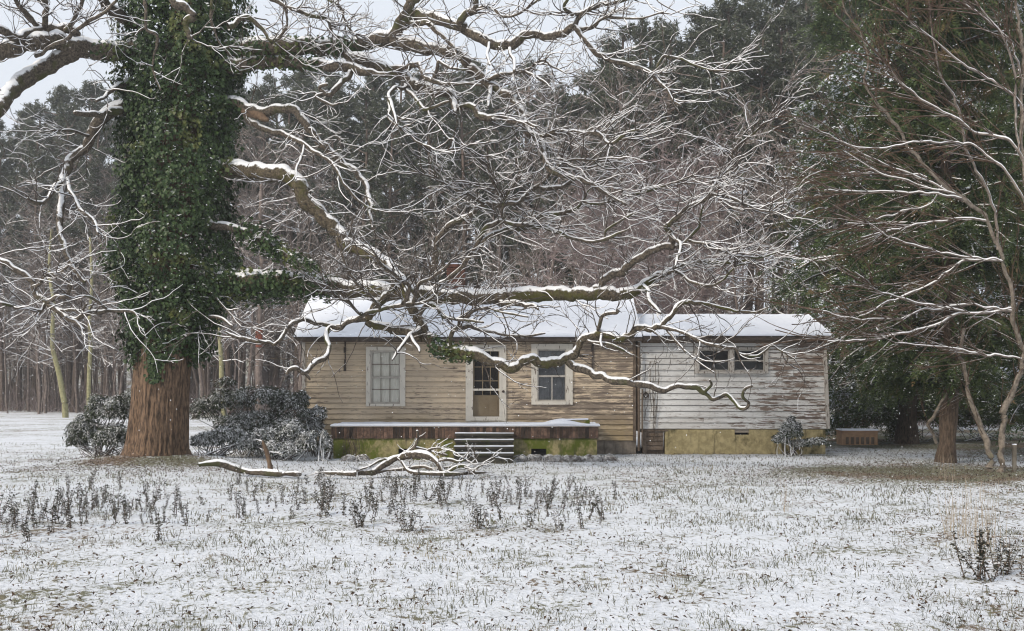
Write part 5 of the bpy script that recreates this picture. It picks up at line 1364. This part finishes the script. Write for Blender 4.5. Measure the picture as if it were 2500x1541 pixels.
# the far wood, one mass of trunks and twigs
mb = MB()
n = 900
p = rng.uniform(-500, 3000, n); Yp = np.interp(p, [-200, 800, 1400, 2700], [98, 86, 80, 72]) + rng.uniform(0, 34, n); x = (p - CX) * Yp / F; z0 = gh(x, Yp)
K = 6; s = np.linspace(0, 1, K)
Hh = rng.uniform(7, 15, n)
P = np.stack([x[:, None] + np.cumsum(rng.normal(0, .20, (n, K)), 1) + rng.normal(0, .7, (n, 1)) * s, Yp[:, None] + 0 * s, z0[:, None] - .2 + Hh[:, None] * s], -1)
Rr = (rng.uniform(.035, .21, n) ** 1.0)[:, None] * (1 - .7 * s)[None]
tubes(mb, P, Rr, 6, 0)
q1, r1 = sprout(P, Rr, 5200, (1.0, 4.0), 5, .35, .9, .2, .2, .12, (.05, .02))
q2, r2 = sprout(q1, r1, 12000, (.5, 1.8), 4, .7, .7, .1, .2, .2, (.022, .014))
tubes(mb, q1, r1, 3, .8); tubes(mb, q2, r2, 3, .8)
tag(mb.build('far_woods', M['grey_bark']), kind='stuff')
# undergrowth along the wood's edge
mb = MB(); n = 5200
p = rng.uniform(-400, 2900, n); Yp = np.interp(p, [-200, 250, 800, 1400, 2000, 2700], [84, 78, 62, 54, 50, 46]) + rng.uniform(0, 16, n); x = (p - CX) * Yp / F
d = unit(np.stack([rng.normal(0, .5, n), rng.normal(0, .4, n), np.ones(n)], -1))
P = walk(np.stack([x, Yp, gh(x, Yp) - .05], -1), d, rng.uniform(.6, 3.2, n), 5, .18)
tubes(mb, P, np.linspace(.016, .007, 5)[None] * np.ones((n, 1)), 3, .9)
tag(mb.build('undergrowth', M['red_bark']), kind='stuff')

# ================================================================ THE YARD
def weed_mesh(h, bushy):
    mb = MB()
    n = 3 if not bushy else 9
    base = np.zeros((n, 3)); base[:, :2] = rng.normal(0, .02 + .03 * bushy, (n, 2))
    d = unit(np.stack([rng.normal(0, .12 + .18 * bushy, n), rng.normal(0, .12 + .18 * bushy, n), np.ones(n)], -1))
    Hh = h * rng.uniform(.55, 1.0, n)
    P = walk(base, d, Hh, 7, .05, (0, 0, .03))
    tubes(mb, P, np.linspace(.0045, .002, 7)[None] * np.ones((n, 1)), 4, .3, 1)
    k = int(sum(Hh) * 105)
    i = rng.integers(0, n, k); t = rng.random(k) ** .85 * 5.999; kk = t.astype(int); f = (t - kk)[:, None]
    c = P[i, kk] * (1 - f) + P[i, kk + 1] * f
    a = rng.uniform(0, 6.28, k)
    o = np.stack([np.cos(a), np.sin(a), rng.uniform(-.1, .6, k)], -1)
    sz = rng.uniform(.018, .044, k)
    cards(mb, c + o * sz[:, None] * .6, np.array([0, 0, 1.0]) + rng.normal(0, .4, (k, 3)), o, sz, .65, .12, 0)
    return mb.mesh('weed', [M['weed'], M['weed_stem']])
WEED = [weed_mesh(h, False) for h in (.5, .42, .34, .46, .28)] + [weed_mesh(.40, True) for _ in range(3)]
def put_weed(px, py, k, s, lab, group):
    Yp = EYE * F / (py - HY); x = (px - CX) * Yp / F
    o = link('leafy_weed', WEED[k]); o.location = (x, Yp, float(gh(x, Yp)) - .02); o.scale = (s, s, s); o.rotation_euler = (rng.normal(0, .16), rng.normal(0, .16), rng.uniform(0, 6.28))
    tag(o, lab, 'weed', group)
G = 'upright dry weeds across the snowy yard'
cl = [(20, 1275, 60, 24), (110, 1255, 70, 26), (240, 1225, 90, 26), (330, 1235, 60, 18), (450, 1230, 70, 10), (620, 1215, 60, 10), (740, 1205, 60, 16), (830, 1215, 60, 18), (950, 1200, 70, 20), (1080, 1205, 70, 20), (1180, 1215, 60, 14), (1280, 1215, 60, 18), (1350, 1220, 60, 14), (1420, 1225, 30, 6), (1470, 1225, 30, 4)]
for cx_, cy_, sp_, n_ in cl:
    for _ in range(n_):
        px = cx_ + rng.normal(0, sp_ * .75); py = cy_ + rng.normal(0, 28)
        if py < 1172: py = 1172 + rng.uniform(0, 30)
        side = 'left' if px < 480 else ('middle' if px < 1000 else 'porch')
        put_weed(px, py, rng.integers(0, 5), rng.uniform(.45, 1.2), {'left': 'thin dark leafy weed standing in the snow left of and before the oak', 'middle': 'thin dark leafy weed standing in the snow before the fallen limb', 'porch': 'thin dark leafy weed standing in the snow before the porch steps'}[side], {'left': G + ' before the oak', 'middle': G + ' before the fallen limb', 'porch': G + ' before the porch'}[side])
for px, py, k, s, lab in ((885, 1272, 5, .95, 'bushy dark weed clump, leftmost of the larger clumps before the porch'), (995, 1285, 6, 1.0, 'bushy dark weed clump nearest the camera before the porch'), (1165, 1278, 7, 1.1, 'forked bushy weed clump, rightmost of the larger clumps before the porch')):
    put_weed(px, py, k, s, lab, None)
for px, py, k, s, lab in ((2405, 1405, 5, 1.25, 'tallest dark weed at the lower right, leaning over the snow'), (2440, 1385, 6, 1.05, 'dark weed just right of the tallest one at the lower right'), (2465, 1370, 0, .8, 'thin weed near the right edge'), (2372, 1372, 1, .6, 'short weed leaning left at the lower right')):
    put_weed(px, py, k, s, lab, None)
# tall dry grass
def straw_mesh(n, h, w):
    mb = MB()
    base = np.stack([rng.normal(0, w, n), rng.normal(0, w, n), np.full(n, -.02)], -1)
    d = unit(np.stack([rng.normal(0, .09, n), rng.normal(0, .09, n), np.ones(n)], -1))
    P = walk(base, d, h * rng.uniform(.5, 1, n), 7, .05, (.01, 0, -.01))
    tubes(mb, P, np.linspace(.0028, .0012, 7)[None] * np.ones((n, 1)), 3, 0)
    return mb
for px, py, n, h, w, lab in ((2340, 1298, 34, .72, .09, 'tall dry straw tuft, the left one of the pair at the right'), (2400, 1330, 34, .80, .11, 'tall dry straw tuft behind the tallest weed at the right'), (1920, 1240, 9, .62, .05, 'few thin dry stalks standing alone before the annex'), (2305, 1160, 16, .6, .12, 'dry straw tuft at the foot of the furrowed evergreen trunk')):
    Yp = EYE * F / (py - HY); x = (px - CX) * Yp / F
    o = straw_mesh(n, h, w).build('dry_grass_tuft', M['straw']); o.location = (x, Yp, float(gh(x, Yp))); tag(o, lab, 'dry grass')
# blades of winter grass poking out of the snow, fallen leaves, falling flakes
def ground_pts(n, pw=1.0, y0=5.6, y1=34):
    u = rng.random(n)
    Yp = y0 * (y1 / y0) ** (u ** pw)
    X = rng.uniform(-.56, .56, n) * (Yp + 1.5)
    return X, Yp
n = 105000
X, Yp = ground_pts(n, .95)
den = fbm(X * .8, Yp * .8, 3, 77) * .55 + fbm(X * 4.2, Yp * 4.2, 2, 78) * .45
den += .14 * np.clip((10 - Yp) / 4, 0, 1) + .06 * np.clip(X / (Yp + .1) * 2, -.3, 1)
k = rng.random(n) < np.clip((den - .44) * 5.0, .05, 1) * np.clip(1.25 - Yp / 40, .2, 1)
X, Yp = X[k], Yp[k]; n = len(X)
Z = gh(X, Yp)
th = rng.uniform(0, 6.28, n); Ln = rng.uniform(.022, .095, n) * np.clip(.7 + Yp / 40, .7, 1.2); bend = rng.uniform(.2, 1.0, n)
dirx, diry = np.cos(th), np.sin(th)
wd = rng.uniform(.0016, .0034, n) * np.clip(Yp / 9, .8, 2.2)
b = np.stack([X, Yp, Z - .015], -1); d = np.stack([dirx * bend, diry * bend, 1.15 - .6 * bend], -1)
w = np.stack([-diry, dirx * .3, 0 * th], -1) * wd[:, None]; w[:, 0] = np.where(np.abs(w[:, 0]) < wd * .5, wd, w[:, 0])
m1 = b + d * (Ln * .6)[:, None] + np.array([0, 0, .012]); e = m1 + np.stack([dirx * bend * 1.3, diry * bend * 1.3, .75 - bend], -1) * (Ln * .55)[:, None]
e[:, 2] = np.maximum(e[:, 2], Z + .012)
V = np.stack([b - w, b + w, m1 + w * .8, m1 - w * .8, e], 1).reshape(-1, 3)
i = np.arange(n)[:, None] * 5
tag(MB().add(V, i + [0, 1, 2, 3], i + [3, 2, 4]).build('grass', M['grass']), kind='stuff')
n = 24000
X, Yp = ground_pts(n, .8)
dz = np.hypot((X - 8.6) / 5.0, (Yp - 22.3) / 3.0); do = np.hypot((X + 7.6) / 2.6, (Yp - 23.6) / 2.0)
keep = rng.random(n) < .25 + .45 * fbm(X * .7, Yp * .7, 2, 99)
X, Yp = X[keep], Yp[keep]
ex = rng.normal(0, 1, (9000, 2)); X = np.concatenate([X, 8.6 + ex[:6000, 0] * 3.4, -7.6 + ex[6000:, 0] * 1.6]); Yp = np.concatenate([Yp, 22.4 + ex[:6000, 1] * 1.9, 23.5 + ex[6000:, 1] * 1.1])
Yp = np.minimum(Yp, 28.6); n = len(X)
C = np.stack([X, Yp, gh(X, Yp) + rng.uniform(.012, .045, n)], -1)
mb = MB(); cards(mb, C, np.array([0, 0, 1.0]) + rng.normal(0, .55, (n, 3)), rng.normal(0, 1, (n, 3)), rng.uniform(.014, .05, n), .55, .22)
tag(mb.build('fallen_leaves', M['leaf_litter']), kind='stuff')
n = 3400
Yf = 4.5 + 34 * rng.random(n) ** .8; X = rng.uniform(-.5, .5, n) * Yf; Zf = EYE + rng.uniform(-.30, .36, n) * Yf
kk = Zf > .15; X, Yf, Zf = X[kk], Yf[kk], Zf[kk]; n = len(X)
r = rng.uniform(.0035, .0075, n) * np.clip(Yf / 14, .35, 1.6)
o6 = np.array([[1, 0, 0], [-1, 0, 0], [0, 1, 0], [0, -1, 0], [0, 0, 1], [0, 0, -1]], float)
V = np.stack([X, Yf, Zf], -1)[:, None] + o6[None] * r[:, None, None]
fc = np.array([[0, 2, 4], [2, 1, 4], [1, 3, 4], [3, 0, 4], [2, 0, 5], [1, 2, 5], [3, 1, 5], [0, 3, 5]])
tag(MB().add(V.reshape(-1, 3), None, (np.arange(n)[:, None, None] * 6 + fc[None]).reshape(-1, 3)).build('falling_snow', M['flake']), kind='stuff')

# ================================================================ SNOWY AIR
def haze(density):
    x0, x1, y0, y1, z0, z1 = -480, 480, -20, 520, -3, 40
    mb = MB(); mb.box(x0, x1, y0, y1, z0, z1)
    m = bpy.data.materials.new('snowy_air'); m.use_nodes = True
    nt = m.node_tree; nt.nodes.clear()
    o = nt.nodes.new('ShaderNodeOutputMaterial'); v = nt.nodes.new('ShaderNodeVolumePrincipled')
    v.inputs['Color'].default_value = (.93, .95, .98, 1); v.inputs['Density'].default_value = density; v.inputs['Anisotropy'].default_value = .2
    nt.links.new(v.outputs[0], o.inputs['Volume'])
    tag(mb.build('haze', m), kind='stuff')
haze(.0011)
